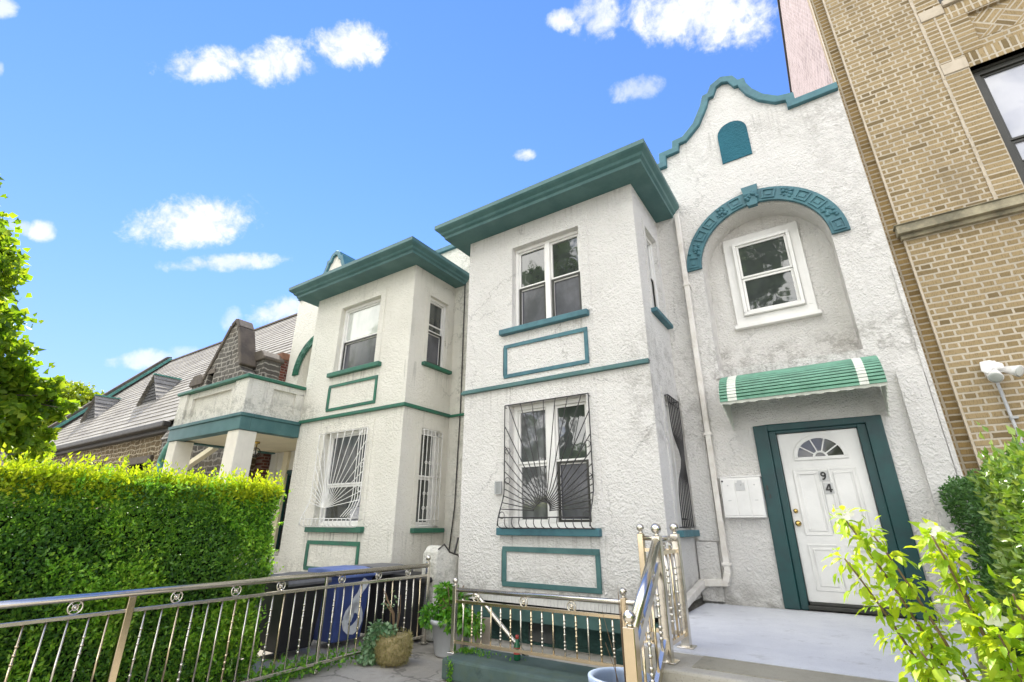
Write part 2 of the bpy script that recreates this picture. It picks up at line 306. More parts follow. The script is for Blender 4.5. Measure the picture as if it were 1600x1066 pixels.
# ------------------------------------------------------------------ geometry helpers
class MB:
    def __init__(s,flip=False): s.v=[]; s.f=[]; s.flip=flip; s.sm=[]
    def add(s,vs,fs,smooth=False):
        o=len(s.v)
        for p in vs: s.v.append((float(p[0]),float(p[1]),float(p[2])))
        for f in fs: s.f.append(tuple(o+i for i in f)); s.sm.append(smooth)
    def box(s,x0,x1,y0,y1,z0,z1):
        x0,x1=sorted((x0,x1)); y0,y1=sorted((y0,y1)); z0,z1=sorted((z0,z1))
        s.add([(x,y,z) for z in(z0,z1) for y in(y0,y1) for x in(x0,x1)],
              [(0,2,3,1),(4,5,7,6),(0,1,5,4),(2,6,7,3),(0,4,6,2),(1,3,7,5)])
    def mbox(s,mp,u0,u1,z0,z1,d0,d1):
        a=mp(u0,z0,d0); b=mp(u1,z1,d1); s.box(a[0],b[0],a[1],b[1],a[2],b[2])
    def bar(s,p0,p1,w,h,up=(0,0,1)):
        p0=Vector(p0); p1=Vector(p1); d=(p1-p0).normalized(); up=Vector(up)
        if abs(d.dot(up))>.97: up=Vector((0,1,0)) if abs(d.y)<.9 else Vector((1,0,0))
        a=d.cross(up).normalized()*(w/2); b=a.cross(d).normalized()*(h/2)
        vs=[q+sa*a+sb*b for q in(p0,p1) for sb in(-1,1) for sa in(-1,1)]
        s.add(vs,[(0,1,3,2),(4,6,7,5),(0,4,5,1),(2,3,7,6),(0,2,6,4),(1,5,7,3)])
    def tube(s,pts,r,n=8,smooth=True):
        pts=[Vector(p) for p in pts]; rs=r if isinstance(r,(list,tuple)) else [r]*len(pts)
        vs=[]; fs=[]; pa=None
        for i,p in enumerate(pts):
            d=((pts[i+1]-p) if i==0 else (p-pts[i-1]) if i==len(pts)-1 else ((pts[i+1]-p).normalized()+(p-pts[i-1]).normalized()))
            d=d.normalized() if d.length>1e-9 else Vector((0,0,1))
            ref=pa if pa is not None else (Vector((0,0,1)) if abs(d.z)<.9 else Vector((1,0,0)))
            a=(ref-d*ref.dot(d))
            if a.length<1e-6: a=d.orthogonal()
            a.normalize(); pa=a; b=d.cross(a)
            for k in range(n):
                t=2*math.pi*k/n; vs.append(p+a*(rs[i]*math.cos(t))+b*(rs[i]*math.sin(t)))
        for i in range(len(pts)-1):
            for k in range(n):
                k2=(k+1)%n; fs.append((i*n+k,i*n+k2,(i+1)*n+k2,(i+1)*n+k))
        fs.append(tuple(range(n-1,-1,-1))); fs.append(tuple((len(pts)-1)*n+k for k in range(n)))
        s.add(vs,fs,smooth)
    def lathe(s,c,prof,n=20,smooth=True,mp=None,cap=True):
        vs=[];fs=[]
        for r,z in prof:
            for k in range(n):
                t=2*math.pi*k/n; vs.append((c[0]+r*math.cos(t),c[1]+r*math.sin(t),c[2]+z))
        for i in range(len(prof)-1):
            for k in range(n):
                k2=(k+1)%n; fs.append((i*n+k,i*n+k2,(i+1)*n+k2,(i+1)*n+k))
        if cap:
            fs.append(tuple(range(n-1,-1,-1))); fs.append(tuple((len(prof)-1)*n+k for k in range(n)))
        s.add(vs,fs,smooth)
    def ball(s,c,r,n=12,sz=1.):
        pr=[(max(1e-4,r*math.sin(math.pi*i/8)),-sz*r*math.cos(math.pi*i/8)) for i in range(9)]
        s.lathe(c,pr,n)
    def ring(s,c,RR,r,nrm,n=18,k=6):
        nrm=Vector(nrm).normalized(); a=nrm.orthogonal().normalized(); b=nrm.cross(a); c=Vector(c); vs=[];fs=[]
        for i in range(n):
            t=2*math.pi*i/n; d=a*math.cos(t)+b*math.sin(t)
            for j in range(k):
                q=2*math.pi*j/k; vs.append(c+d*(RR+r*math.cos(q))+nrm*(r*math.sin(q)))
        for i in range(n):
            for j in range(k):
                fs.append((i*k+j,((i+1)%n)*k+j,((i+1)%n)*k+(j+1)%k,i*k+(j+1)%k))
        s.add(vs,fs,True)
    def poly(s,pts,mp,d,holes=()):
        loops=[list(pts)]+[list(h) for h in holes]
        tri=tessellate_polygon([[Vector((q[0],q[1],0)) for q in l] for l in loops])
        flat=[q for l in loops for q in l]
        s.add([mp(q[0],q[1],d) for q in flat],[tuple(t) for t in tri])
    def rim(s,pts,mp,d0,d1,closed=True):
        n=len(pts); vs=[mp(q[0],q[1],d) for q in pts for d in(d0,d1)]
        s.add(vs,[(2*i,2*((i+1)%n),2*((i+1)%n)+1,2*i+1) for i in range(n if closed else n-1)])
    def prism(s,pts,mp,d0,d1):
        s.poly(pts,mp,d0); s.poly(pts,mp,d1); s.rim(pts,mp,d0,d1)
    def frame(s,mp,u0,u1,z0,z1,w,d0,d1):   # a flat rectangular border
        s.mbox(mp,u0,u1,z1-w,z1,d0,d1); s.mbox(mp,u0,u1,z0,z0+w,d0,d1)
        s.mbox(mp,u0,u0+w,z0+w,z1-w,d0,d1); s.mbox(mp,u1-w,u1,z0+w,z1-w,d0,d1)
    def build(s,name,mat,parent=None,bevel=0.,recalc=True,seg=2):
        vs=s.v
        if s.flip: vs=[(2*AX-x,y,z) for x,y,z in vs]
        off=(0,0,0)
        if parent is not None:
            q=parent
            while q.parent is not None: q=q.parent
            off=q.location
        vs=[(x-off[0],y-off[1],z+H-off[2]) for x,y,z in vs]
        me=bpy.data.meshes.new(name); me.from_pydata(vs,[],s.f); me.update()
        me.polygons.foreach_set('use_smooth',s.sm)
        if recalc or bevel:
            bm=bmesh.new(); bm.from_mesh(me)
            if bevel: bmesh.ops.remove_doubles(bm,verts=bm.verts,dist=1e-5)
            bmesh.ops.recalc_face_normals(bm,faces=bm.faces); bm.to_mesh(me); bm.free()
        me.materials.append(mat)
        o=bpy.data.objects.new(name,me); COL.objects.link(o)
        if parent is not None: o.parent=parent
        if bevel:
            b=o.modifiers.new('soft_edges','BEVEL'); b.width=bevel; b.segments=seg; b.limit_method='ANGLE'; b.angle_limit=R(40)
        return o
def thing(name,label,cat,loc=(0,0,G),group=None):
    o=bpy.data.objects.new(name,None); COL.objects.link(o); o.empty_display_size=.3
    o.location=(loc[0],loc[1],loc[2]+H); o['label']=label; o['category']=cat
    if group: o['group']=group
    return o
def tag(o,label,cat,group=None):
    o['label']=label; o['category']=cat
    if group: o['group']=group
    return o
def kind(o,k): o['kind']=k; return o
def dup_tree(o,loc,label,group=None):
    c=o.copy(); COL.objects.link(c); c.location=loc; c['label']=label
    if group: c['group']=group
    for ch in list(o.children):
        d=ch.copy(); COL.objects.link(d); d.parent=c
        for g in list(ch.children):
            e=g.copy(); COL.objects.link(e); e.parent=d
    return c
def MF(Y): return lambda u,z,d:(u,Y+d,z)        # faces the street
def MR(X): return lambda u,z,d:(X-d,u,z)        # faces +X, u runs along y
def ML(X): return lambda u,z,d:(X+d,u,z)        # faces -X
def rect(u0,u1,z0,z1): return [(u0,z0),(u1,z0),(u1,z1),(u0,z1)]
def jog(pts,amt,rng=random): return [(a+rng.uniform(-amt,amt),b+rng.uniform(-amt,amt)) for a,b in pts]

def leaves(name,P,D,size,mat,parent=None,wr=.5,fold=.25,var=.35):
    """one folded leaf (two triangles) at each point P, pointing along D"""
    P=np.asarray(P,float); D=np.asarray(D,float); N=len(P)
    D/=np.linalg.norm(D,axis=1,keepdims=True)+1e-9
    r=RNG.normal(size=(N,3)); S=np.cross(D,r); S/=np.linalg.norm(S,axis=1,keepdims=True)+1e-9
    U=np.cross(S,D)
    L=size*(1+var*RNG.uniform(-1,1,N))[:,None]; W=L*wr*.5
    base=P; tip=P+D*L-U*L*.12; mid=P+D*L*.45
    a=mid+S*W+U*W*fold*2; b=mid-S*W+U*W*fold*2
    V=np.stack([base,a,tip,b],1).reshape(-1,3)
    off=np.zeros(3)
    if parent is not None:
        q=parent
        while q.parent is not None: q=q.parent
        off=np.array(q.location)
    V=V+np.array([0,0,H])-off
    me=bpy.data.meshes.new(name)
    me.vertices.add(4*N); me.vertices.foreach_set('co',V.ravel())
    i=np.arange(N)*4
    T=np.stack([i,i+1,i+2,i,i+2,i+3],1).ravel()
    me.loops.add(6*N); me.loops.foreach_set('vertex_index',T.astype(np.int32))
    me.polygons.add(2*N); me.polygons.foreach_set('loop_start',(np.arange(2*N)*3).astype(np.int32))
    me.update(calc_edges=True); me.validate()
    me.materials.append(mat)
    o=bpy.data.objects.new(name,me); COL.objects.link(o)
    if parent is not None: o.parent=parent
    return o
def unit(n):
    d=RNG.normal(size=(n,3)); return d/np.linalg.norm(d,axis=1,keepdims=True)

def leaves2(name,P,D,size,mat,parent=None,wr=.55,droop=.35,var=.35):
    """an ovate folded leaf of eight corners at each point P"""
    P=np.asarray(P,float); D=np.asarray(D,float); N=len(P)
    D=D/(np.linalg.norm(D,axis=1,keepdims=True)+1e-9)
    r=RNG.normal(size=(N,3))*.5+np.array([0,0,1.]); S=np.cross(D,r); S/=np.linalg.norm(S,axis=1,keepdims=True)+1e-9
    U=np.cross(S,D); L=size*(1+var*RNG.uniform(-1,1,N))[:,None]; W=L*wr*.5
    def at(t,w,h): return P+D*L*t+S*W*w+U*L*(h-droop*t*t)
    V=np.stack([at(0,0,0),at(.22,.75,.05),at(.3,0,-.02),at(.22,-.75,.05),at(.55,.95,.06),at(.62,0,-.03),at(.55,-.95,.06),at(1.,0,0.)],1).reshape(-1,3)
    off=np.zeros(3)
    if parent is not None:
        q=parent
        while q.parent is not None: q=q.parent
        off=np.array(q.location)
    V=V+np.array([0,0,H])-off
    me=bpy.data.meshes.new(name); me.vertices.add(8*N); me.vertices.foreach_set('co',V.ravel())
    tri=[(0,2,1),(0,3,2),(1,2,5),(1,5,4),(2,3,6),(2,6,5),(4,5,7),(5,6,7)]; T=np.array(tri).ravel()
    me.loops.add(24*N); me.loops.foreach_set('vertex_index',(np.arange(N)[:,None]*8+T[None]).ravel().astype(np.int32))
    me.polygons.add(8*N); me.polygons.foreach_set('loop_start',(np.arange(8*N)*3).astype(np.int32))
    me.update(calc_edges=True); me.validate(); me.polygons.foreach_set('use_smooth',[True]*(8*N))
    me.materials.append(mat); o=bpy.data.objects.new(name,me); COL.objects.link(o)
    if parent is not None: o.parent=parent
    return o

M['leaf_sprig']=mat_leaf('hedge_sprig_leaf',[(0.,(.12,.34,.03)),(.5,(.24,.50,.04)),(1.,(.46,.68,.07))],.38,.4,.5)

# ------------------------------------------------------------------ the twin houses
XL,XR,YB,YW=-5.01,-1.84,6.14,7.40
GAB=[(1.15,6.38),(.56,6.38),(.56,6.52),(.36,6.57),(.16,6.74),(.02,6.95),(-.05,7.13),(-.06,7.24),(-.15,7.25),(-.22,7.40),(-.39,7.48),(-.56,7.40),(-.63,7.25),(-.72,7.24),(-.78,7.05),(-.95,6.73),(-1.17,6.53),(-1.34,6.52),(-1.36,6.37),(-1.60,6.36),(-1.61,6.15)]
AC,AR,AZ=-.31,.89,3.87
def arc(c,r,z,a0,a1,n): return [(c+r*math.cos(R(a0+(a1-a0)*i/n)),z+r*math.sin(R(a0+(a1-a0)*i/n))) for i in range(n+1)]
def window(parent,flip,mp,u0,u1,z0,z1,cols,styles,rd=.12,split=.5,fw=.055,mull=.09,mat='white_vinyl',blindrail=False,name='window'):
    f=MB(flip); panes=[]
    f.frame(mp,u0,u1,z0,z1,fw,rd-.035,rd+.06)
    iw=(u1-u0-2*fw-(cols-1)*mull)/cols
    for c in range(cols):
        a=u0+fw+c*(iw+mull); b=a+iw
        if c: f.mbox(mp,a-mull,a,z0+fw,z1-fw,rd-.045,rd+.06)
        zm=z0+fw+(z1-z0-2*fw)*split
        up,lo=styles[c][:2]
        sw=.032
        f.frame(mp,a+.002,b-.002,zm-.005,z1-fw,sw,rd-.005,rd+.04)
        f.frame(mp,a+.002,b-.002,z0+fw,zm-.007,sw+.006,rd+.012,rd+.055)
        panes.append((up,a+sw,b-sw,zm+.02,z1-fw-sw,rd+.02)); panes.append((lo,a+sw,b-sw,z0+fw+sw,zm-.03,rd+.035))
        if len(styles[c])>2: f.mbox(mp,a+sw,b-sw,zm+styles[c][2],zm+styles[c][2]+.03,rd+.005,rd+.025)
    w=f.build(name,M[mat],parent,bevel=.004,seg=1)
    for (st,a,b,c,d,dd) in panes:
        q=MB(flip); q.mbox(mp,a-.006,b+.006,c-.012,d+.012,dd,dd+.012); q.build('pane',M[st],w)
        if st=='screen':
            q=MB(flip); q.frame(mp,a-.018,b+.018,c-.03,d+.03,.03,rd-.012,rd+.008); q.build('screen_frame',M['dark_frame'],w)
    return w
def sill(w,flip,mp,u0,u1,z0,z1,mat,pr=.09):
    s=MB(flip); s.mbox(mp,u0,u1,z0,z1,-pr,.1); return s.build('sill',M[mat],w,bevel=.012)
def belly(z,z0): # outward bulge of a window guard towards its foot
    if z>z0+.5: return -.06
    t=(z0+.5-z)/.5
    return -.06-.17*(t*t*(3-2*t)) if t<=1 else -.23
def guard_sunburst(w,flip,mp,u0,u1,z0,z1,uc,zc,mat,na,r=.0072,a0=4,a1=176,r0=.13,extra=False):
    g=MB(flip)
    P=lambda u,z:mp(u,z,belly(max(z,z0),z0))
    ztop=z1
    def clip(a):
        dx,dz=math.cos(R(a)),math.sin(R(a)); t=9
        if dx>1e-6: t=min(t,(u1-uc)/dx)
        if dx<-1e-6: t=min(t,(u0-uc)/dx)
        if dz>1e-6: t=min(t,(ztop-zc)/dz)
        return dx,dz,t
    for i in range(na):
        a=a0+(a1-a0)*i/(na-1); dx,dz,t=clip(a)
        if t<=r0+.02: continue
        g.tube([P(uc+dx*(r0+(t-r0)*k/8),zc+dz*(r0+(t-r0)*k/8)) for k in range(9)],r,6)
    if r0>.05: g.tube([P(uc+r0*math.cos(R(k*15)),zc+r0*math.sin(R(k*15))) for k in range(13)],r*1.1,6)
    for u in(u0,u1):
        g.tube([P(u,z0+(ztop-z0)*k/16) for k in range(17)]+[],r*1.3,6)
        g.tube([mp(u,ztop-.03,-.06),mp(u,ztop-.03,.03)],r,6)
    g.tube([P(u0,ztop),P(u1,ztop)],r*1.2,6)
    zb=z0+.11
    g.tube([P(u0,zb),P(u1,zb)],r*1.1,6)
    # the basket: short bars that curl back to the wall under the guard
    nb=12
    for i in range(nb+1):
        u=u0+(u1-u0)*i/nb
        g.tube([P(u,zb),P(u,z0+.04),mp(u,z0-.005,-.20),mp(u,z0-.03,-.13),mp(u,z0-.03,-.03)],r*.9,6)
    g.tube([mp(u0,z0-.03,-.13),mp(u1,z0-.03,-.13)],r,6)
    for u in (u0+.055,u1-.055):
        for zz in (z0+.14,z0+.62,z0+1.05): g.ring(P(u,zz),.045,r*.7,Vector(mp(0,0,1))-Vector(mp(0,0,0)),12,5)
    if extra:
        for k in(1,2,3):
            pts=[P(u0+.07*k,ztop-(ztop-z0-.3)*j/10) for j in range(11)]
            pts+=[P(u0+.07*k+.10*j/3,z0+.3-.16*j/3) for j in(1,2,3)]
            g.tube(pts,r,6)
    return g.build('window_guard',M[mat],w,recalc=False)
def guard_bars(w,flip,mp,u0,u1,z0,z1,mat,n,pinch,orn,r=.0085,d=-.055):
    g=MB(flip); uc=(u0+u1)/2; zc=(z0+z1)/2
    for i in range(n):
        u=u0+(u1-u0)*i/(n-1)
        pts=[]
        for k in range(17):
            t=k/16*2-1; s=1-pinch*math.exp(-(t/.28)**2)
            pts.append(mp(uc+(u-uc)*s,zc+t*(z1-z0)/2,d-.05*pinch*math.exp(-(t/.3)**2)))
        g.tube(pts,r,6)
        if orn and 0<i<n-1:
            for zz in (zc-.55,zc-.3,zc+.25):
                g.ring(mp(u,zz,d),.03,.006,Vector(mp(0,0,1))-Vector(mp(0,0,0)),10,5)
    for zz in(z0,z0+.1,z1-.1,z1): g.tube([mp(u0,zz,d),mp(u1,zz,d)],r*1.2,6)
    if orn: g.tube([mp(u0,zc,d),mp(u1,zc,d)],r,6)
    for u in(u0,u1):
        for zz in(z0,z1): g.tube([mp(u,zz,d),mp(u,zz,.04)],r,6)
    return g.build('window_guard',M[mat],w,recalc=False)
def panel_trim(root,flip,mp,u0,u1,z0,z1,w,mat):
    f=MB(flip); f.frame(mp,u0,u1,z0,z1,w,-.022,.03); return f.build('panel_trim',M[mat],root,bevel=.008)

def house(root,left):
    F=left; st='stucco_cream' if left else 'stucco'
    belt='green_trim' if left else 'teal'; sl='green_trim' if left else 'teal_blue'
    fr=MF(YB); wl=MF(YW); sd=ML(XL) if left else MR(XR)
    UW=(-4.05,-2.77,3.03,4.56); LW=(-4.10,-2.79,-.04,1.74); SU=(6.62,7.20,3.0,4.49); SL=(6.63,7.19,-.06,1.71)
    w=MB(F); rd=.2
    # bay: front and the two sides, windows cut through
    ho=[rect(*UW),rect(*LW)]; w.poly(rect(XL,XR,-.88,5.03),fr,0,ho)
    for h in ho: w.rim(h,fr,0,rd)
    hs=[rect(*SU),rect(*SL)]
    if left:
        w.poly(rect(YB,YW,G if left else -.9,5.03),ML(XL),0,hs); [w.rim(h,ML(XL),0,rd) for h in hs]
        w.poly(rect(YB,YW,-.88,5.03),MR(XR),0)
        w.poly(rect(XL,XR,G,-.88),fr,0)
    else:
        w.poly(rect(YB,YW,-.9,5.03),MR(XR),0,hs); [w.rim(h,MR(XR),0,rd) for h in hs]
        w.poly(rect(YB,YW,-.88,5.03),ML(XL),0)
    # the street wall with its shaped gable, arched recess and doorway
    nic=[(AC-AR,2.13),(AC+AR,2.13)]+arc(AC,AR,AZ,0,180,40)
    door=rect(-.86,.55,-.96,1.26)
    out=[(AX,G),(1.15,G)]+GAB+[(AX,6.15)]
    w.poly(out,wl,0,[nic,door]); w.rim(out,wl,0,.5)
    w.rim(nic,wl,0,.45); w.rim(door,wl,0,.12)
    w.poly(nic,wl,.45); w.poly(out,wl,.5,)
    w.box(AX+.01,1.14,YW+.5,15.5,G,5.9)
    # shallow piers beside the door
    w.mbox(wl,-1.80,-1.52,-.20,1.83,-.035,.05); w.mbox(wl,-1.82,-1.55,-.93,-.215,-.06,.05)
    w.prism([(.83,-.96),(1.09,-.96),(1.09,1.76),(1.03,1.84),(.88,1.84),(.83,1.76)],wl,-.06,.05)
    w.mbox(wl,1.105,1.15,-.96,3.2,-.02,.05)
    w.mbox(wl,AC-AR-.04,AC+AR+.06,2.02,2.13,-.035,.1)
    w.build('wall',M[st],root,recalc=True)
    # plaster bands round the windows
    for (u0,u1,z0,z1) in (UW,LW):
        b=MB(F); b.mbox(fr,u0-.15,u0-.001,z0,z1+.15,-.012,.02); b.mbox(fr,u1+.001,u1+.15,z0,z1+.15,-.012,.02); b.mbox(fr,u0-.001,u1+.001,z1+.001,z1+.15,-.012,.02); b.build('window_surround',M[st],root)
    for (u0,u1,z0,z1) in (SU,SL):
        b=MB(F); b.mbox(sd,u0-.1,u0-.001,z0,z1+.1,-.012,.02); b.mbox(sd,u1+.001,u1+.1,z0,z1+.1,-.012,.02); b.mbox(sd,u0-.001,u1+.001,z1+.001,z1+.1,-.012,.02); b.build('window_surround',M[st],root)
    # cornice
    c=MB(F); prof=[(-.02,4.99),(.30,4.985),(.31,5.03),(.345,5.055),(.36,5.09),(.405,5.125),(.425,5.15),(.425,5.225),(.40,5.235),(-.05,5.29)]
    rows=[]
    for o,z in prof:
        oy=o*(.567/.425)
        rows.append([(XL-o,YW,z),(XL-o,YB-oy,z),(XR+o,YB-oy,z),(XR+o,YW,z)])
    vs=[p for r_ in rows for p in r_]; fs=[(4*i+k,4*i+k+1,4*i+4+k+1,4*i+4+k) for i in range(len(prof)-1) for k in range(3)]
    n=len(prof); fs+=[tuple(4*i for i in range(n)),tuple(4*i+3 for i in range(n))]
    fs.append((4*(n-1),4*(n-1)+1,4*(n-1)+2,4*(n-1)+3))
    c.add(vs,fs); c.build('cornice',M['teal'],root)
    # coping along the gable and the flat parapet
    k=MB(F)
    path=GAB+[(AX,6.15)]
    pts=[Vector(p) for p in path]; inner=[]
    for i,p in enumerate(pts):
        a=(pts[i]-pts[i-1]).normalized() if i else (pts[1]-pts[0]).normalized()
        b2=(pts[i+1]-pts[i]).normalized() if i<len(pts)-1 else a
        nn=(Vector((-a.y,a.x))+Vector((-b2.y,b2.x)))
        nn=nn.normalized()/max(.5,nn.length/2); inner.append(p+nn*.10)
    outer=[p-(q-p)*.25 for p,q in zip(pts,inner)]
    vs=[];fs=[]
    for p,q in zip(outer,inner): vs+=[(p.x,YW-.07,p.y),(p.x,YW+.55,p.y),(q.x,YW+.55,q.y),(q.x,YW-.07,q.y)]
    for i in range(len(pts)-1):
        for j in range(4): fs.append((4*i+j,4*i+(j+1)%4,4*i+4+(j+1)%4,4*i+4+j))
    fs+=[(0,1,2,3),tuple(4*(len(pts)-1)+j for j in range(4))]
    k.add(vs,fs); k.build('coping',M['teal_blue'],root,bevel=.012)
    # belt course
    t=MB(F)
    t.mbox(fr,XL-.05,XR+(.0 if not left else .05),2.03,2.075,-.055,.03); t.mbox(fr,XL-.03,XR,2.075,2.10,-.035,.03)
    if left:
        t.mbox(ML(XL),YB,YW,2.03,2.075,-.055,.03); t.mbox(ML(XL),YB,YW,2.075,2.10,-.035,.03)
        t.mbox(wl,AX,XL-.056,2.03,2.075,-.055,.03)
    t.build('belt_course',M[belt],root,bevel=.006)
    panel_trim(root,F,fr,-4.21,-2.71,2.19,2.76,.06,sl); panel_trim(root,F,fr,-4.205,-2.715,-.80,-.29,.065,sl if left else 'teal')
    # blind arched panel and moulded arch
    a=MB(F); a.prism([(-.62,5.70),(-.16,5.70),(-.16,6.24)]+arc(-.39,.23,6.26,10,170,10)+[(-.62,6.24)],wl,-.02,.05); a.build('arched_panel',M['panel_blue'],root)
    a=MB(F); a.prism(arc(AC,1.115,AZ,0,180,40)+arc(AC,AR+.0,AZ,180,0,40),wl,-.05,.03)
    N=13
    for i in range(N):
        a0,a1=180*i/N,180*(i+1)/N; am=(a0+a1)/2
        def pol(r,t): return (AC+r*math.cos(R(t)),AZ+r*math.sin(R(t)))
        def patch(r0,r1,t0,t1,d): a.prism([pol(r0,t0),pol(r1,t0),pol(r1,(t0+t1)/2),pol(r1,t1),pol(r0,t1),pol(r0,(t0+t1)/2)],wl,d,-.04)
        if i==6:
            a.prism([pol(.84,am-4.6),pol(1.2,am-5.6),pol(1.2,am+5.6),pol(.84,am+4.6)],wl,-.085,0.)
        if i in (1,4,6,8,11):
            dd=-.085 if i==6 else -.05
            rr=random.Random(i)
            for q in range(16):
                r_=.93+.15*rr.random(); tt=am+rr.uniform(-5,5)
                c0=pol(r_,tt); a.ball(wl(c0[0],c0[1],dd),rr.uniform(.016,.034),7)
            continue
        g0,g1=a0+1.6,a1-1.6
        for (r0,r1,t0,t1) in ((.925,.94,g0,g1),(1.065,1.08,g0,g1),(.94,1.065,g0,g0+1.3),(.94,1.065,g1-1.3,g1)): patch(r0,r1,t0,t1,-.068)
        patch(.975,1.03,g0+3,g1-3,-.06)
    a.build('arch_moulding',M['green_trim' if left else 'teal_blue'],root)
    # recess window with wide casing
    nm=MF(7.85)
    cs=MB(F); cs.frame(nm,-.885,.215,2.93,4.49,.13,-.05,.0); cs.mbox(nm,-.92,.25,2.87,2.93,-.10,0.)
    csw=window(root,F,nm,-.75,.08,2.93+.135,4.355,1,[('glass','glass')],rd=-.075,fw=.05)
    cs.build('casing',M['white_vinyl'],csw,bevel=.008)
    # bay windows
    if left:
        wu=window(root,F,fr,*UW,1,[('blind','screen')],rd=.13,split=.47,fw=.06)
        wd=window(root,F,fr,*LW,1,[('glass_soft','glass')],rd=.15,split=.42,fw=.06)
        w1=window(root,F,sd,*SU,1,[('glass','screen',.14)],rd=.1,fw=.06); w2=window(root,F,sd,*SL,1,[('glass','glass')],rd=.12,fw=.06)
        guard_sunburst(wd,F,fr,LW[0]-.04,LW[1]+.10,LW[2]+.02,LW[3]-.03,-3.22,.28,'iron_white',19,a0=12,a1=172,r0=.01,extra=True)
        guard_bars(w2,F,sd,SL[0]+.02,SL[1]-.02,SL[2]+.03,SL[3]-.03,'iron_white',6,0.,True)
    else:
        wu=window(root,F,fr,*UW,2,[('glass','screen'),('glass','screen')],rd=.13,split=.5)
        wd=window(root,F,fr,*LW,2,[('glass_soft','glass_soft',.0),('glass','screen')],rd=.15,split=.5,mull=.14,fw=.07)
        w1=window(root,F,sd,*SU,1,[('glass','screen')],rd=.1,fw=.06); w2=window(root,F,sd,*SL,1,[('glass','glass')],rd=.12,fw=.06)
        guard_sunburst(wd,F,fr,LW[0]-.05,LW[1]+.06,LW[2]+.02,LW[3]-.01,-3.46,.17,'iron_black',25,a0=3,a1=177)
        guard_bars(w2,F,sd,SL[0]+.02,SL[1]-.02,SL[2]+.03,SL[3]-.01,'iron_black',7,.72,False)
    # beige reveals seen above the lower windows
    sill(wu,F,fr,-4.27,-2.665,2.93,3.025,sl); sill(wd,F,fr,-4.27,-2.675,-.145,-.045,sl if left else 'teal_blue')
    sill(w1,F,sd,6.50,7.33,2.925,2.995,sl); sill(w2,F,sd,6.52,7.33,-.145,-.065,sl)
    # door
    dm=MF(7.455)
    fdoor=MB(F); dcol='door_green'
    fdoor.mbox(wl,-.875,-.70,-.955,1.275,-.03,.05); fdoor.mbox(wl,.40,.57,-.955,1.275,-.03,.05); fdoor.mbox(wl,-.70,.40,1.19,1.275,-.03,.05)
    fdoor.mbox(wl,-.70,-.612,-.955,1.19,.0,.12); fdoor.mbox(wl,.302,.40,-.955,1.19,.0,.12); fdoor.mbox(wl,-.612,.302,1.155,1.19,.0,.12)
    leaf=MB(F); leaf.mbox(dm,-.607,.297,-.865,1.15,0,.045)
    rootdoor=leaf.build('door',M['dark'] if left else M['white_paint'],root,bevel=.006)
    fdoor.build('door_frame',M[dcol],rootdoor,bevel=.01)
    e=MB(F); e.mbox(wl,-.62,.31,-.945,-.90,.0,.12); e.mbox(wl,-.60,.29,-.90,-.868,.03,.06); e.build('threshold',M['dark_frame'],rootdoor,bevel=.006)
    if not left:
        e=MB(F)
        def emb(u0,u1,z0,z1):
            e.frame(dm,u0,u1,z0,z1,.018,-.008,.01); e.frame(dm,u0+.05,u1-.05,z0+.05,z1-.05,.016,-.009,.01)
        emb(-.50,-.20,-.12,.68); emb(-.11,.19,-.12,.68); emb(-.50,-.20,-.74,-.22); emb(-.11,.19,-.74,-.22)
        # fanlight ring and spokes
        c0=(-.155,.82)
        def ell(a,rx,rz): return (c0[0]+rx*math.cos(R(a)),c0[1]+rz*math.sin(R(a)))
        e.prism([ell(a,.30,.285) for a in range(0,181,9)]+[ell(a,.255,.24) for a in range(180,-1,-9)],dm,-.02,.005)
        e.mbox(dm,-.455,.145,.79,.83,-.02,.005)
        for a in(36,72,108,144):
            p,q=ell(a,.075,.07),ell(a,.26,.245); e.bar(dm(p[0],p[1],-.012),dm(q[0],q[1],-.012),.016,.012,(0,1,0))
        e.prism([ell(a,.085,.08) for a in range(0,181,15)]+[ell(a,.06,.055) for a in range(180,-1,-15)],dm,-.017,.0)
        e.build('door_moulding',M['white_paint'],rootdoor,bevel=.004,seg=1)
        e=MB(F); e.prism([ell(a,.258,.243) for a in range(0,181,9)],dm,-.006,.004); e.build('fanlight',M['door_glass'],rootdoor)
        for zz,r_ in((.17,.027),(.02,.035)):
            e=MB(F); cx=-.555
            for d,rr in((-.006,r_),(-.014,r_*.95),(-.02,r_*.5),(-.035,r_*.45),(-.045,r_*.8),(-.06,r_*.75),(-.064,r_*.3)): pass
            pts=[dm(cx,zz,d) for d in(.0,-.012,-.0125,-.035,-.04,-.055,-.062)]
            e.tube(pts,[r_,r_,r_*.5,r_*.5,r_*.85,r_*.8,r_*.3],16); e.build('knob' if zz<.1 else 'deadbolt',M['brass'],rootdoor)
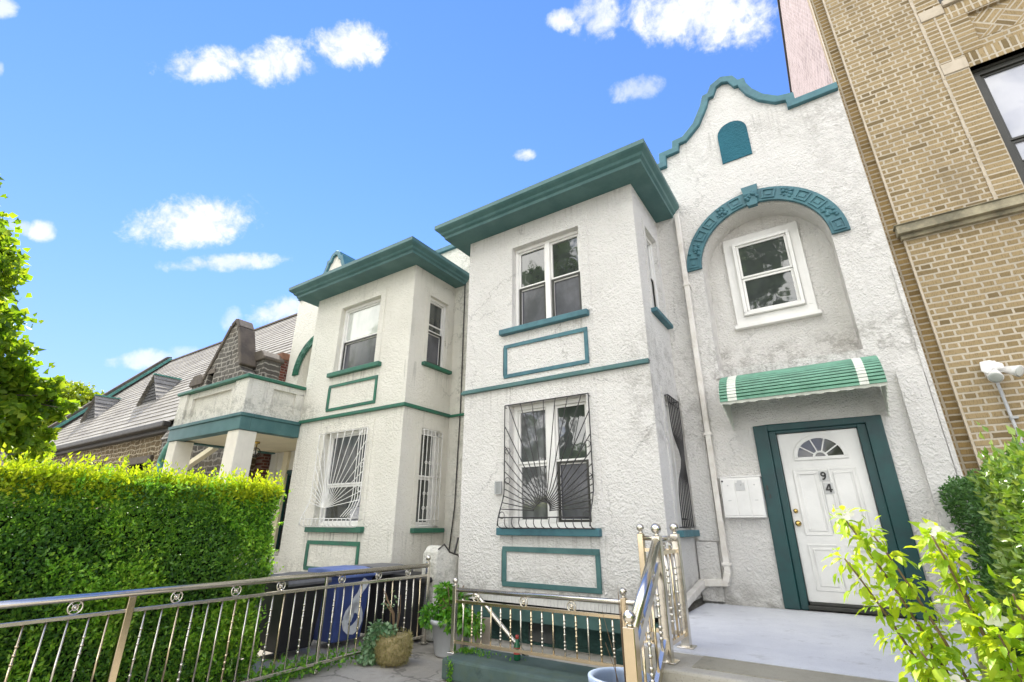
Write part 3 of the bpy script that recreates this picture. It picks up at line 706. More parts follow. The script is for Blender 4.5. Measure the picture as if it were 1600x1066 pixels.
        for ch,u,z in(('9',-.205,.535),('4',-.175,.385)):
            q=MB(F); q.mbox(dm,u-.015,u+.085,z-.015,z+.115,-.013,.002); pl=q.build('number_plate',M['grey_plate'],rootdoor)
            q=MB(F); nm_=lambda a,b,d:dm(u+a,z+b,d)
            if ch=='9':
                cx_,cz_=.034,.070
                o_=[(cx_+.031*math.cos(R(t)),cz_+.030*math.sin(R(t))) for t in range(0,361,20)]; i_=[(cx_+.013*math.cos(R(t)),cz_+.012*math.sin(R(t))) for t in range(360,-1,-20)]
                q.prism(o_+i_,nm_,-.024,-.012)
                q.prism([(.047,.070),(.065,.070),(.064,.045),(.056,.022),(.040,.004),(.018,.0),(.016,.017),(.032,.020),(.042,.032),(.047,.05)],nm_,-.0241,-.0119)
            else:
                q.prism([(.040,.0),(.058,.0),(.058,.10),(.040,.10)],nm_,-.024,-.012)
                q.prism([(.0,.022),(.072,.022),(.072,.038),(.0,.038)],nm_,-.0243,-.0122)
                q.prism([(.0,.038),(.020,.038),(.048,.10),(.034,.10)],nm_,-.0246,-.0124)
            q.build('numeral',M['black_paint'],pl)
    else:
        e=MB(F); e.mbox(dm,-.45,.14,-.1,.98,-.01,.0); e.build('door_pane',M['glass'],rootdoor)

hr=thing('row_house','white stucco row house with teal trim, a curved gable and house door 94','house',(-2.,7.4,G),'twin stucco row houses')
house(hr,False)
hl=thing('row_house','cream stucco row house with green trim and a raised porch, left of the downspout and alley gap','house',(-9.4,7.4,G),'twin stucco row houses')
hl['label']='cream stucco row house with green trim, white window guards and a columned front porch'
house(hl,True)
# underside of the white bay: siding strip, a dark strip painting in the shadow gap, green base
e=MB(); e.box(XL+.01,XR-.01,6.17,6.3,-1.0,-.882)
for i in range(60):
    x=XL+.03+i*(XR-XL-.06)/60; e.box(x,x+.012,6.158,6.17,-.995,-.885)
e.build('siding_strip',M['siding'],hr)
e=MB(); e.box(XL+.02,XR-.02,6.28,6.4,-1.065,-1.0); e.build('shadow_joint',M['dark'],hr)
e=MB(); e.box(XL+.02,XR-.02,6.2,6.45,-1.215,-1.066); e.build('green_beam',mat_plain('green_beam_paint',(.055,.125,.115),.7,.3,4.),hr,bevel=.01)
e=MB(); e.box(XL+.03,XR-.03,6.42,6.6,G-.05,-1.2); e.box(XR-.25,XR-.03,4.95,6.42,G-.05,-.97-.14)
e.build('base_wall',M['base_green'],hr)
e=MB(); e.box(-3.95,-3.55,6.405,6.43,-1.47,-1.23); e.build('basement_window',M['glass'],hr)
# downspout
e=MB()
e.box(-1.50,-1.425,7.30,7.375,-.60,4.99)
e.bar((-1.4625,7.335,-.58),(-1.50,7.33,-.69),.085,.085,(0,1,0)); e.bar((-1.47,7.335,-.70),(-1.80,7.335,-.72),.085,.085); e.bar((-1.80,7.36,-.72),(-1.775,6.2,-.86),.085,.085)
for z in(3.6,1.2,-.5): e.box(-1.52,-1.405,7.29,7.39,z,z+.04)
e.build('downspout',M['downspout'],hr,bevel=.01)
e=MB(); e.frame(MF(YB),-4.33,-4.22,.42,.60,.015,-.05,.0); e.mbox(MF(YB),-4.32,-4.23,.43,.59,-.03,0.)
for i in range(5): e.mbox(MF(YB),-4.32,-4.23,.445+i*.03,.455+i*.03,-.045,-.02)
e.build('wall_vent',M['grey_box'],hr)
# cable down the gap between the houses
e=MB(True); e.tube([(XL-.30,7.37,5.0-.0),(XL-.31,7.375,2.2),(XL-.27,7.37,.3),(XL-.10,7.36,-1.2)],.012,5); e.build('cable',M['iron_black'],hl)

# ---------------- porch of the cream house (written in real coordinates)
P=MB()
P.box(-12.5,-9.60,4.9,7.38,1.78,2.06)                       # slab
def pbox(x0,x1,y0,y1,z0,z1): P.box(x0,x1,y0,y1,z0,z1)
pbox(-12.45,-10.10,4.97,5.09,2.06,2.76); pbox(-9.76,-9.66,5.2,6.12,2.06,2.76)   # recessed panels
for (x0,x1,z0,z1) in ((-12.15,-10.1,2.06,2.2),(-12.15,-10.1,2.66,2.78),(-12.15,-11.95,2.2,2.66),(-10.3,-10.1,2.2,2.66)): pbox(x0,x1,4.91,4.975,z0,z1)
for (y0,y1,z0,z1) in ((5.285,6.12,2.06,2.2),(5.285,6.12,2.66,2.78),(5.285,5.42,2.2,2.66),(5.95,6.12,2.2,2.66)): pbox(-9.665,-9.592,y0,y1,z0,z1)
pbox(-12.52,-12.16,4.86,5.2,2.06,2.78); pbox(-10.09,-9.59,4.86,5.29,2.06,2.78); pbox(-12.5,-12.4,5.2,7.3,2.06,2.78)
P.build('porch_parapet',M['stucco_cream'],hl,bevel=.012)
P=MB(); P.box(-12.57,-9.54,4.81,5.3,2.781,2.85); P.box(-12.57,-12.35,5.301,7.35,2.781,2.85); P.box(-9.82,-9.54,5.301,6.13,2.781,2.85); P.build('porch_coping',M['green_trim'],hl,bevel=.012)
P=MB(); P.box(-12.57,-9.56,4.84,5.05,1.73,1.99); P.box(-12.60,-9.53,4.81,5.08,1.99,2.057); P.box(-9.76,-9.56,5.051,6.135,1.73,1.99); P.box(-9.73,-9.53,5.081,6.135,1.99,2.057); P.box(-12.57,-12.37,5.051,7.38,1.73,2.05)
P.build('porch_beam',M['teal'],hl,bevel=.008)
P=MB(); P.box(-12.36,-9.77,5.06,7.38,1.76,1.778); P.build('porch_ceiling',M['soffit_cream'],hl)
for x0,x1 in((-12.53,-12.17),(-10.01,-9.60)):
    P=MB(); P.box(x0,x1,4.87,5.24,-.6,1.725); P.build('porch_column',M['cream_smooth'],hl,bevel=.012)
P=MB(); P.box(-12.6,-9.57,4.85,7.38,G,-.6); P.box(-12.6,-9.62,4.85,5.0,-.6,-.15); P.build('porch_base',M['stucco_cream'],hl)
P=MB(); P.box(-11.95,-11.75,7.33,7.40,-.6,1.75); P.build('porch_pilaster',M['soffit_cream'],hl)
t=thing('ceiling_lamp','round dark ring lamp hanging under the porch ceiling of the cream house','lamp',(-11.0,6.05,1.75))
P=MB(); P.lathe((-11.0,6.05,1.72),[(.06,.04),(.06,.0),(.015,-.01),(.012,-.10)],12); P.build('canopy',M['brass'],t)
P=MB(); P.ring((-11.0,6.05,1.52),.10,.014,(.5,1,0)); P.ring((-11.0,6.05,1.52),.10,.010,(-1,.5,0)); P.build('ring_frame',M['iron_black'],t)
P=MB(); P.ball((-11.0,6.05,1.52),.05); P.build('bulb_globe',M['white_vinyl'],t)

# ---------------- awning over the door
aw=thing('door_awning','green ribbed metal awning with two cream stripes over the white front door','awning',(-.25,7.4,1.25))
ax0,ax1=-1.13,.66
def aprof(i,n=12):
    t=i/n; a=R(8+t*82)
    return (7.39-.66*math.sin(a)+0*t, 1.52+.46*math.cos(a))
A=MB(); S2=MB(); S3=MB(); E1=MB()
n=14
for i in range(n):
    y0,z0=aprof(i,n); y1,z1=aprof(i+1,n)
    nx,nz=(z1-z0),-(y1-y0); l=math.hypot(nx,nz); nx/=l;nz/=l     # outward lap at the lower edge
    if nz<0 and i<4: nx,nz=-nx,-nz
    for mb,(xa,xb),lift in((A,(ax0,ax1),0.),(S2,(ax0+.10,ax0+.21),.004),(S3,(ax1-.255,ax1-.165),.004)):
        q=[(y0,z0+lift),(y0*.4+y1*.6+ -.024-lift,z0*.4+z1*.6+.008+lift),(y1-.022-lift,z1-.002+lift*0),(y1+.004,z1)]
        vs=[(x,yy,zz) for yy,zz in q for x in(xa,xb)]
        mb.add(vs,[(0,1,3,2),(2,3,5,4),(4,5,7,6)])
        if mb is A:
            q=q[1:3]; E1.add([(x,yy-.003+0.,zz+.002) for yy,zz in q for x in(xa+.001,xb-.001)]+[(x,q[0][0]+.012,q[0][1]+.006) for x in(xa+.001,xb-.001)],[(0,1,3,2),(0,1,5,4)])
# wavy front lip
yf,zf=aprof(n,n)
for k in range(24):
    x0=ax0+(ax1-ax0)*k/24; x1=ax0+(ax1-ax0)*(k+1)/24
E1.build('slat_edge',mat_plain('pale_green_edge',(.16,.36,.25),.5,.3,6.,.1,60.),aw,recalc=False); A.build('canopy',M['awning_green'],aw,recalc=False); [q.build('stripe',M['awning_white'],aw,recalc=False) for q in (S2,S3)]  # pale lap strips: light on the rib tops put into the colour
W=MB(); N=48; vs=[]
for k in range(N+1):
    x=ax0+(ax1-ax0)*k/N; s=.006*math.sin(k*1.6); vs+=[(x,yf-.01,zf+.01),(x,yf+.005,zf-.035+s)]
W.add(vs,[(2*k,2*k+1,2*k+3,2*k+2) for k in range(N)])
W.build('scalloped_edge',M['awning_white'],aw,recalc=False)
for xs in(ax0+.01,ax1-.01):
    W=MB(); pr=[(aprof(i,n)[0]+.012,aprof(i,n)[1]-.012) for i in range(n+1)]
    poly=pr+[(yf+.03,zf-.03),(7.385,1.26)]
    W.prism([(a,b) for a,b in poly],lambda u,z,d:(xs+d,u,z),-.004,.004)
    for j in range(8):   # pinked lower edge
        t=j/8; ya=yf+.03+(7.385-yf-.03)*t; za=zf-.03+(1.26-zf+.03)*t
        W.box(xs-.005,xs+.005,ya,ya+.045,za-.035,za-.0)
    W.bar((xs,yf+.03,zf-.02),(xs,7.37,1.30),.02,.02); W.bar((xs,7.375,1.25),(xs,7.375,2.0),.025,.025)
    W.build('side_wing',M['awning_white'],aw,recalc=False)
# ---------------- mailbox
mb=thing('mailbox','white metal wall mailbox with three doors, left of the green door frame','mailbox',(-1.14,7.4,.09))
W=MB(); W.box(-1.385,-.885,7.28,7.40,.09,.60); W.box(-1.40,-.87,7.27,7.40,.60,.615); W.build('cabinet',M['white_vinyl'],mb,bevel=.006)
for i in range(3):
    x0=-1.37+i*.163; W=MB(); W.box(x0+.004,x0+.157,7.273,7.285,.115,.575); d=W.build('mail_door',M['white_paint'],mb,bevel=.003,seg=1)
    W=MB(); W.box(x0+.06,x0+.10,7.268,7.274,.30+.14*(i==1),.31+.14*(i==1)); W.tube([(x0+.08,7.266,.50),(x0+.08,7.274,.50)],.008,8); W.build('lock',M['grey_plate'],d)
W=MB(); W.box(-1.20,-1.08,7.266,7.274,.43,.53); W.box(-1.17,-1.11,7.267,7.272,.53,.56); W.build('paper_label',M['grey_plate'],mb)
W=MB(); W.tube([(-1.355,7.26,.555),(-1.355,7.285,.555)],.012,8); W.build('master_lock',M['iron_black'],mb)
W=MB(); W.box(-.835,-.815,7.355,7.372,.43,.49); W.box(-.815,-.80,7.36,7.372,.33,.38); tag(W.build('doorbell',M['iron_black']),'small dark doorbell buttons on the left side of the green door frame','doorbell')

# ------------------------------------------------------------------ ground, stoop, steps
def strct(mb,name,mat,**k): return kind(mb.build(name,mat,**k),'structure')
e=MB(); e.add([(-260,-260,G-.02),(260,-260,G-.02),(260,260,G-.02),(-260,260,G-.02)],[(0,1,2,3)]); strct(e,'ground',M['concrete'],recalc=False)
e=MB(); e.add([(-200,-13,G-.012),(200,-13,G-.012),(200,-4.2,G-.012),(-200,-4.2,G-.012)],[(0,1,2,3)]); strct(e,'road',M['asphalt'],recalc=False)
e=MB(); e.box(-200,200,-4.2,-4.05,G-.02,G+.12); strct(e,'kerb',M['step_concrete'])
e=MB(); e.add([(-5.3,.3,G-.012),(3,.3,G-.012),(3,7.3,G-.012),(-5.3,7.3,G-.012)],[(0,1,2,3)]); strct(e,'yard',M['concrete'],recalc=False)
st=thing('front_stoop','grey painted concrete stoop with two steps below the white front door','stoop',(-.45,5.6,G))
e=MB(); e.prism([(-1.43,3.98),(.90,3.98),(.90,7.37),(-1.80,7.37),(-1.80,4.55),(-1.43,4.55)],lambda u,z,d:(u,z,d),G,-.962); e.build('landing',M['step_concrete'],st,bevel=.02)
e=MB(); e.box(-1.78,.88,4.57,7.36,-.963,-.955); e.box(-1.41,.88,4.50,4.569,-.963,-.955); e.build('painted_floor',M['porch_paint'],st)
e=MB(); e.box(-1.16,.70,4.12,4.49,-.963,-.957); e.build('cement_patch',M['mat_cement'],st)
for y0,z in((3.70,-1.14),(3.42,-1.32)):
    e=MB(); e.box(-1.45,.60,y0,y0+.279,G,z); e.build('step',M['mossy'],st,bevel=.02)
e=MB(); e.box(-3.85,-1.82,4.50,5.08,G,-1.305); L_=e.build('low_ledge',M['ledge'],bevel=.025); tag(L_,'low dark green concrete ledge under the short steel railing','ledge')
# stucco cheek in the gap between the two houses
e=MB()
prof=[(5.72,G),(5.72,-.52),(5.74,-.38),(5.80,-.31),(5.88,-.29),(5.96,-.33),(6.02,-.40),(6.22,-.45),(6.35,-.62),(6.6,-1.0),(6.9,-1.4),(6.9,G)]
e.prism(prof,lambda u,z,d:(-5.22+d,u,z),-.14,.14); ck=tag(e.build('cheek_wall',M['stucco_cream'],bevel=.03),'curved stucco cheek wall in the gap between the two houses','wall')
e=MB(); e.tube([(-5.08,5.76,-.34),(-5.08,5.88,-.275),(-5.08,6.02,-.39),(-5.08,6.22,-.44),(-5.08,6.42,-.72),(-5.08,6.6,-1.)],.012,6); e.build('dark_edge_strip',M['gutter'],ck)
t=thing('broom','black broom handle leaning in the gap beside the white house','broom',(-5.6,6.6,G))
e=MB(); e.tube([(-5.635,6.6,-1.05),(-5.41,6.6,-.20)],.016,8); e.build('handle',M['iron_black'],t)
e=MB(); e.bar((-5.635,6.6,-1.05),(-5.74,6.6,-1.49),.26,.08,(1,0,0)); e.build('bristle_head',M['bin_black'],t,bevel=.02)

# ------------------------------------------------------------------ steel railings
def turned(g,x,y,z0,z1,beads=True,r=.008):
    g.tube([(x,y,z0),(x,y,z1)],r,7)
    if beads:
        zc=(z0+z1)/2; Lh=(z1-z0)
        for k in range(-4,5):
            if abs(k)==1: continue
            g.ball((x,y,zc+k*.028*Lh/.36),r*1.55,8,1.0)
def wheel(root,c,nrm,r=.042,mat='steel'):
    g=MB(); g.ring(c,r,.0075,nrm,18,6); g.ring(c,r*.42,.006,nrm,12,5)
    nv=Vector(nrm).normalized(); a=Vector((0,0,1)); b=nv.cross(a)
    for k in range(4):
        d=a*math.cos(k*math.pi/2+.78)+b*math.sin(k*math.pi/2+.78)
        g.tube([Vector(c)+d*r*.3,Vector(c)+d*r],.004,5)
    g.ball(c,.014,8); g.build('wheel_ornament',M[mat],root,recalc=False)
def post(root,x,y,z0,z1,w=.045,ball=.035,plate=True,mat='steel'):
    g=MB(); g.box(x-w/2,x+w/2,y-w/2,y+w/2,z0,z1)
    if plate: g.box(x-w*.95,x+w*.95,y-w*.95,y+w*.95,z0,z0+.012)
    o=g.build('post',M[mat],root,bevel=.004,seg=1)
    if ball:
        g=MB(); g.lathe((x,y,z1),[(.018,0),(.026,.008),(.016,.016),(.012,.022)],12); g.ball((x,y,z1+.02+ball*.85),ball,16); g.build('ball_finial',M['steel'],o,recalc=False)
# long fence along the neighbour's hedge
lf=thing('steel_fence','long polished steel fence running along the left hedge and the bins','fence',(-5.12,2.5,G))
FX=-5.12
g=MB(); g.tube([(FX,-1.6,-.535),(FX,5.60,-.545)],.030,12); g.build('top_rail',M['steel'],lf,recalc=False)
g=MB(); g.box(FX-.02,FX+.02,-1.6,5.58,-.685,-.655); g.build('middle_rail',M['steel'],lf,bevel=.004,seg=1)
g=MB(); g.box(FX-.02,FX+.02,-1.6,5.58,-1.425,-1.395); g.build('bottom_rail',M['steel'],lf,bevel=.004,seg=1)
post(lf,FX,5.60,G,-.50,.05,.038); post(lf,FX,2.01,G,-.565,.055,0,True,'steel_warm'); post(lf,FX,-1.6,G,-.50,.05,.038)
post(lf,FX,3.92,G,-.565,.03,0)
y=-1.45; i=0
while y<5.5:
    if abs(y-2.01)>.06 and abs(y-3.92)>.04:
        g=MB(); turned(g,FX,y,-1.395,-.685,i%3==1,.0095); g.build('baluster',M['steel_warm' if i%4==2 else 'steel'],lf,recalc=False)
    y+=.128; i+=1
for yy in(-.9,.3,1.1,1.643,2.358,2.887,3.359,4.134,4.695,5.215): wheel(lf,(FX,yy,-.607),(1,0,0),.046)
# short railing on the ledge
cr=thing('steel_railing','short polished steel railing standing on the dark green ledge','railing',(-2.9,4.72,-1.305))
CY=4.72
g=MB(); g.tube([(-3.88,CY,-.69),(-1.88,CY,-.665),(-1.60,CY,-.655)],.024,10); g.build('top_rail',M['steel'],cr,recalc=False)
g=MB(); g.bar((-3.86,CY,-.805),(-1.90,CY,-.79),.03,.028); g.build('middle_rail',M['steel_warm'],cr)
g=MB(); g.bar((-3.86,CY,-1.195),(-1.90,CY,-1.18),.03,.028); g.build('bottom_rail',M['steel_warm'],cr)
post(cr,-3.88,CY,-1.306,-.645,.05,.032); post(cr,-1.88,CY,-1.306,-.63,.055,.036,True,'steel_warm')
for i in range(15):
    x=-3.88+.125*(i+1)
    if x<-1.93:
        g=MB(); turned(g,x,CY,-1.185,-.80,i%3!=0,.0085); g.build('baluster',M['steel_warm' if i%2 else 'steel'],cr,recalc=False)
for px in(-3.585,-2.97,-2.42): wheel(cr,(px,CY,-.745),(0,1,0),.045)
# handrail of the basement stair
dh=thing('basement_handrail','bent steel handrail slanting down to the basement behind the short railing','handrail',(-3.2,5.2,G))
g=MB(); g.tube([(-4.22,5.3,-.86),(-4.20,5.3,-.83),(-4.0,5.25,-.80),(-3.96,5.25,-.815),(-3.10,5.12,-1.40)],.025,10); g.build('rail',M['steel'],dh,recalc=False)
g=MB(); g.tube([(-4.22,5.3,G),(-4.22,5.3,-.86)],.02,8); g.tube([(-3.12,5.125,G),(-3.12,5.125,-1.38)],.018,8); g.build('leg',M['steel'],dh,recalc=False)
# landing and stair railing
sr=thing('stair_railing','tall shiny steel stair railing with ball finials on the left side of the front steps','railing',(-1.34,4.2,-.96))
post(sr,-1.34,4.17,-.962,-.085,.07,.042); post(sr,-1.34,4.69,-.956,-.075,.07,.040); post(sr,-1.655,4.69,-.956,-.075,.055,.036,True,'steel_warm')
post(sr,-1.34,3.44,-1.32,-.625,.08,.042,True,'steel_warm')
g=MB(); g.tube([(-1.34,4.69,-.115),(-1.34,4.17,-.12)],.022,10); g.tube([(-1.34,4.69,-.115),(-1.655,4.69,-.115)],.022,10); g.build('landing_rail',M['steel'],sr,recalc=False)
g=MB(); g.tube([(-1.34,4.15,-.13),(-1.34,3.46,-.665)],.036,12); g.build('hand_rail',M['steel'],sr,recalc=False)
g=MB(); g.bar((-1.34,4.14,-.30),(-1.34,3.47,-.82),.03,.06); g.build('stair_rail',M['steel'],sr); g=MB(); g.bar((-1.34,4.14,-.83),(-1.34,3.47,-1.35),.03,.06); g.build('stair_rail',M['steel'],sr)
g=MB(); pass
for bx4 in ((-1.355,-1.325,4.2,4.66,-.23,-.20),(-1.355,-1.325,4.2,4.66,-.87,-.84),(-1.63,-1.37,4.675,4.705,-.23,-.20),(-1.63,-1.37,4.675,4.705,-.87,-.84)):
    g=MB(); g.box(*bx4); g.build('panel_rail',M['steel_warm'],sr)
for k in range(5):
    y=4.05-k*.135; zt=-.32-(4.14-y)*.776; g=MB(); turned(g,-1.34,y,zt-.49,zt-.02,k%2==0,.011); g.build('baluster',M['steel_warm' if k%2 else 'steel'],sr,recalc=False)
for k in range(4):
    y=4.26+k*.11; g=MB(); turned(g,-1.34,y,-.84,-.23,k%2==1,.010); g.build('baluster',M['steel' if k%2 else 'steel_warm'],sr,recalc=False)
for k in range(2):
    g=MB(); turned(g,-1.45-k*.1,4.69,-.84,-.23,k==0,.010); g.build('baluster',M['steel'],sr,recalc=False)
for yy,zz in((3.98,-.345),(3.66,-.60)): wheel(sr,(-1.34,yy,zz),(1,0,0),.04)
for yy in(4.33,4.52): wheel(sr,(-1.34,yy,-.165),(1,0,0),.038)
rr=thing('stair_handrail','white steel handrail on the right of the steps, among the mallow stems','handrail',(.47,3.6,G))
g=MB(); g.tube([(.47,4.10,-.20),(.47,4.02,-.165),(.46,3.92,-.20),(.44,2.9,-1.02)],.024,12); g.build('rail',M['steel'],rr,recalc=False)
g=MB(); g.bar((.46,4.0,-.36),(.44,2.95,-1.18),.025,.03); g.build('lower_rail',M['steel'],rr)
for y_,z0,z1 in((4.10,-.962,-.19),(3.2,G,-.78)):
    g=MB(); g.box(.445,.49,y_-.022,y_+.022,z0,z1); g.build('post',M['steel'],rr,bevel=.004,seg=1)

# ------------------------------------------------------------------ bins
def wheelie(name,label,y,h,body,lid,x=-6.18,mark=False,wd=.58,slope=.0):
    t=thing(name,label,'bin',(x,y,G),'wheeled bins in the alley')
    z0,z1=G,G+h; hw=wd/2
    b=MB(); vs=[]
    for z,a,bk,w2 in((z0+.06,.25,-.24,.23),(z1-.12,.32,-.30,hw-.01),(z1-.09,.345,-.31,hw),(z1-.05,.345,-.31,hw)):
        vs+=[(x+a,y-w2,z),(x+a,y+w2,z),(x+bk,y+w2,z),(x+bk,y-w2,z)]
    fs=[(4*i+k,4*i+(k+1)%4,4*i+4+(k+1)%4,4*i+4+k) for i in range(3) for k in range(4)]+[(0,1,2,3),(12,13,14,15)]
    b.add(vs,fs); b.build('body',M[body],t,bevel=.02)
    l=MB(); l.prism([(x-.33,z1-.045),(x+.37,z1-.048),(x+.385,z1-.075),(x+.395,z1-.045),(x+.37,z1-.01),(x+.1,z1+.03),(x-.32,z1+.025)],lambda u,z,d:(u,y+d,z),-hw-.02,hw+.02); l.build('lid',M[lid],t,bevel=.012)
    for s in(-1,1):
        w=MB(); w.lathe((0,0,0),[(.10,-.025),(.10,.025)],16)
        w.v=[(x-.24+a,y+s*(hw-.06)+c,z0+.10+b_) for a,b_,c in w.v]; w.build('wheel',M['bin_black'],t)
    w=MB(); w.tube([(x-.36,y-hw+.08,z1-.03),(x-.36,y+hw-.08,z1-.03)],.014,8); w.build('handle',M[body],t)
    if mark:
        m_=MB(); pts=[]
        for k in range(24):
            u=k/23
            if u<.5: s=u/.5; pts.append((.17-.26*s+.05*s*s, .74-.06*s-.42*s))
            else:
                a=R(175+ (u-.5)/.5*360); pts.append((.035+.125*math.cos(a), .27+.135*math.sin(a)))
        def bx(yy,zz): return (x+.255+.075*(zz/ (h-.18))+.004, y+yy, z0+.04+zz)
        L=[];
        for i,(a,b_) in enumerate(pts):
            p0=pts[max(0,i-1)]; p1=pts[min(len(pts)-1,i+1)]; dx,dz=p1[0]-p0[0],p1[1]-p0[1]; l=math.hypot(dx,dz); nx,nz=-dz/l,dx/l
            w2=.055+.014*math.sin(i*1.3); L.append((bx(a+nx*w2,b_+nz*w2),bx(a-nx*w2,b_-nz*w2)))
        vs=[q for pr in L for q in pr]; m_.add(vs,[(2*i,2*i+1,2*i+3,2*i+2) for i in range(len(L)-1)]); m_.build('painted_mark',M['spray_white'],t,recalc=False)
wheelie('wheeled_bin','blue wheeled bin with a white spray-painted 6 behind the steel fence',4.92,.90,'bin_blue','lid_blue',-6.12,True,.60)
wheelie('wheeled_bin','black wheeled bin between the hedge end and the blue bin',4.22,.86,'bin_black','bin_grey',-6.2)
wheelie('wheeled_bin','black wheeled bin with a dark grey lid, right beside the blue bin',5.56,.90,'bin_black','bin_grey',-6.05)
wheelie('wheeled_bin','low black wheeled bin against the stucco cheek wall, farthest from the hedge',5.70,.80,'bin_black','bin_black',-5.52,wd=.46)

# ------------------------------------------------------------------ pots and small things
def blob_plant(root,name,mat,c,rad,n,size,droop=.3,sq=1.,wr=.55):
    d=unit(n); r=RNG.uniform(.35,1.,n)**.5
    P=np.array(c)+d*r[:,None]*np.array(rad)
    D=d+RNG.normal(size=(n,3))*.6; D[:,2]-=droop
    return leaves(name,P,D,size,mat,root,wr)
t=thing('plant_pot','grey plastic pot with a bright green leafy plant beside the fence post','potted plant',(-4.44,5.36,G))
e=MB(); e.lathe((-4.44,5.36,G),[(.19,0),(.2,.02),(.255,.34),(.275,.34),(.28,.39),(.26,.395),(.25,.36)],28); e.build('pot',M['pot_grey'],t,recalc=False)
e=MB(); e.lathe((-4.44,5.36,G),[(.001,.345),(.25,.345)],20,cap=False); e.build('soil',M['pot_in'],t,recalc=False)
e=MB()
for i in range(12):
    a=RNG.uniform(0,6.28); rr_=RNG.uniform(.1,.38); e.tube([(-4.44,5.36,G+.33),(-4.44+.5*rr_*math.cos(a),5.36+.5*rr_*math.sin(a),G+.55),(-4.44+rr_*math.cos(a),5.36+rr_*math.sin(a),G+RNG.uniform(.5,.78))],.006,5)
e.build('stems',M['twig'],t,recalc=False)
cl=[((-4.44,5.36,-.98),(.20,.2,.24),800),((-4.66,5.25,-1.08),(.17,.17,.14),420),((-4.25,5.2,-1.08),(.2,.2,.14),420),((-4.06,5.25,-1.12),(.17,.17,.12),300),((-4.52,5.3,-.82),(.13,.13,.12),260)]
P_=[];D_=[]
for c,rad,n in cl:
    d=unit(n); r=RNG.uniform(.2,1.,n)**.6; P_.append(np.array(c)+d*r[:,None]*np.array(rad)); q=d+RNG.normal(size=(n,3))*.6; q[:,2]-=.3; D_.append(q)
leaves2('foliage',np.vstack(P_),np.vstack(D_),.06,M['leaf_pot'],t,.6)
t=thing('planter_basket','round straw planter with trailing variegated ivy in front of the steel fence','planter',(-4.82,4.66,G))
KX,KY,KS=-4.72,4.66,.70
e=MB(); e.lathe((KX,KY,G),[(r_*KS,z_*KS*1.1) for r_,z_ in ((.17,0),(.24,.06),(.275,.18),(.265,.30),(.235,.37),(.20,.36))],24); e.build('basket',M['straw'],t,recalc=False)
n=3000; a=RNG.uniform(0,2*np.pi,n); zz=RNG.uniform(.02,.40,n); rr_=.20+.085*np.sin(np.clip(zz/.37,0,1)*2.6)
P_=np.stack([KX+KS*rr_*np.cos(a),KY+KS*rr_*np.sin(a),G+zz*KS*1.1],1); D_=np.stack([np.cos(a)*.25,np.sin(a)*.25,RNG.normal(size=n)*.8],1)+RNG.normal(size=(n,3))*.4
leaves('straw_fringe',P_,D_,.04,mat_leaf('straw_strand',[(0.,(.26,.22,.08)),(1.,(.46,.42,.20))],.8,.2,.2),t,.10)
P_=[];D_=[]
for c,rad,n in (((-4.90,4.55,-1.20),(.11,.11,.12),420),((-4.96,4.52,-1.32),(.09,.09,.11),300),((-4.95,4.50,-1.43),(.11,.11,.06),240),((-4.80,4.60,-1.16),(.12,.12,.05),260)):
    d=unit(n); r=RNG.uniform(.3,1.,n)**.5; P_.append(np.array(c)+d*r[:,None]*np.array(rad)); q=d+RNG.normal(size=(n,3))*.5; q[:,2]-=.4; D_.append(q)
leaves2('ivy',np.vstack(P_),np.vstack(D_),.042,M['leaf_ivy'],t,.8)
e=MB()
for i in range(7):
    a=RNG.uniform(0,6.28); e.tube([(KX,KY,G+.2),(KX+.05*math.cos(a),KY+.05*math.sin(a),G+.5),(KX+.14*math.cos(a)-.08,KY+.1*math.sin(a),G+RNG.uniform(.6,.8))],.004,5)
e.build('stems',M['twig'],t,recalc=False)
blob_plant(t,'dry_leaves',M['leaf_ivy'],(-4.84,4.66,-.86),(.09,.09,.09),30,.04)
bx_,by_=-1.59,3.82
t=thing('twig_pot','blue grey pot with bare twigs at the foot of the stair railing','potted plant',(bx_,by_,G))
e=MB(); e.lathe((bx_,by_,G),[(.14,0),(.15,.02),(.20,.42),(.225,.43),(.23,.49),(.205,.495),(.19,.46),(.185,.36)],28,cap=False); e.build('pot',M['pot_blue'],t,recalc=False)
e=MB(); e.lathe((bx_,by_,G),[(.001,.39),(.19,.39)],20,cap=False); e.build('soil',M['pot_in'],t,recalc=False)
e=MB()
for i in range(11):
    a=RNG.uniform(0,6.28); r_=RNG.uniform(.04,.22); hh=RNG.uniform(.3,.72)
    p0=(bx_+.04*math.cos(a),by_+.04*math.sin(a)+.05,G+.33); p1=(bx_+r_*.5*math.cos(a)-.03,by_+r_*.5*math.sin(a)+.08,G+.36+hh*.5); p2=(bx_+r_*math.cos(a)-.08,by_+r_*math.sin(a)+.12,G+.40+hh)
    e.tube([p0,p1,p2],[.0035,.0025,.0015],5)
e.build('twigs',M['twig'],t,recalc=False)
t=thing('bottle','small green bottle with a red label standing on the dark green ledge','bottle',(-3.14,4.86,-1.305))
e=MB(); e.lathe((-3.14,4.86,-1.305),[(.03,0),(.036,.01),(.036,.12),(.016,.17),(.014,.215)],14); e.build('body',M['bottle'],t,recalc=False)
e=MB(); e.lathe((-3.14,4.86,-1.305),[(.0375,.055),(.0375,.115)],14,cap=False); e.lathe((-3.14,4.86,-1.305),[(.017,.19),(.017,.225)],12); e.build('label_and_cap',M['bottle_red'],t,recalc=False)
e=MB(); e.bar((-4.0,5.42,G+.005),(-4.03,5.48,-1.08),.22,.05,(0,1,0)); tag(e.build('board',M['wood_board'],bevel=.008),'short bare wooden board leaning behind the short railing','board')
e=MB(); e.box(-3.80,-3.62,6.17,6.19,-1.02,-.94); 
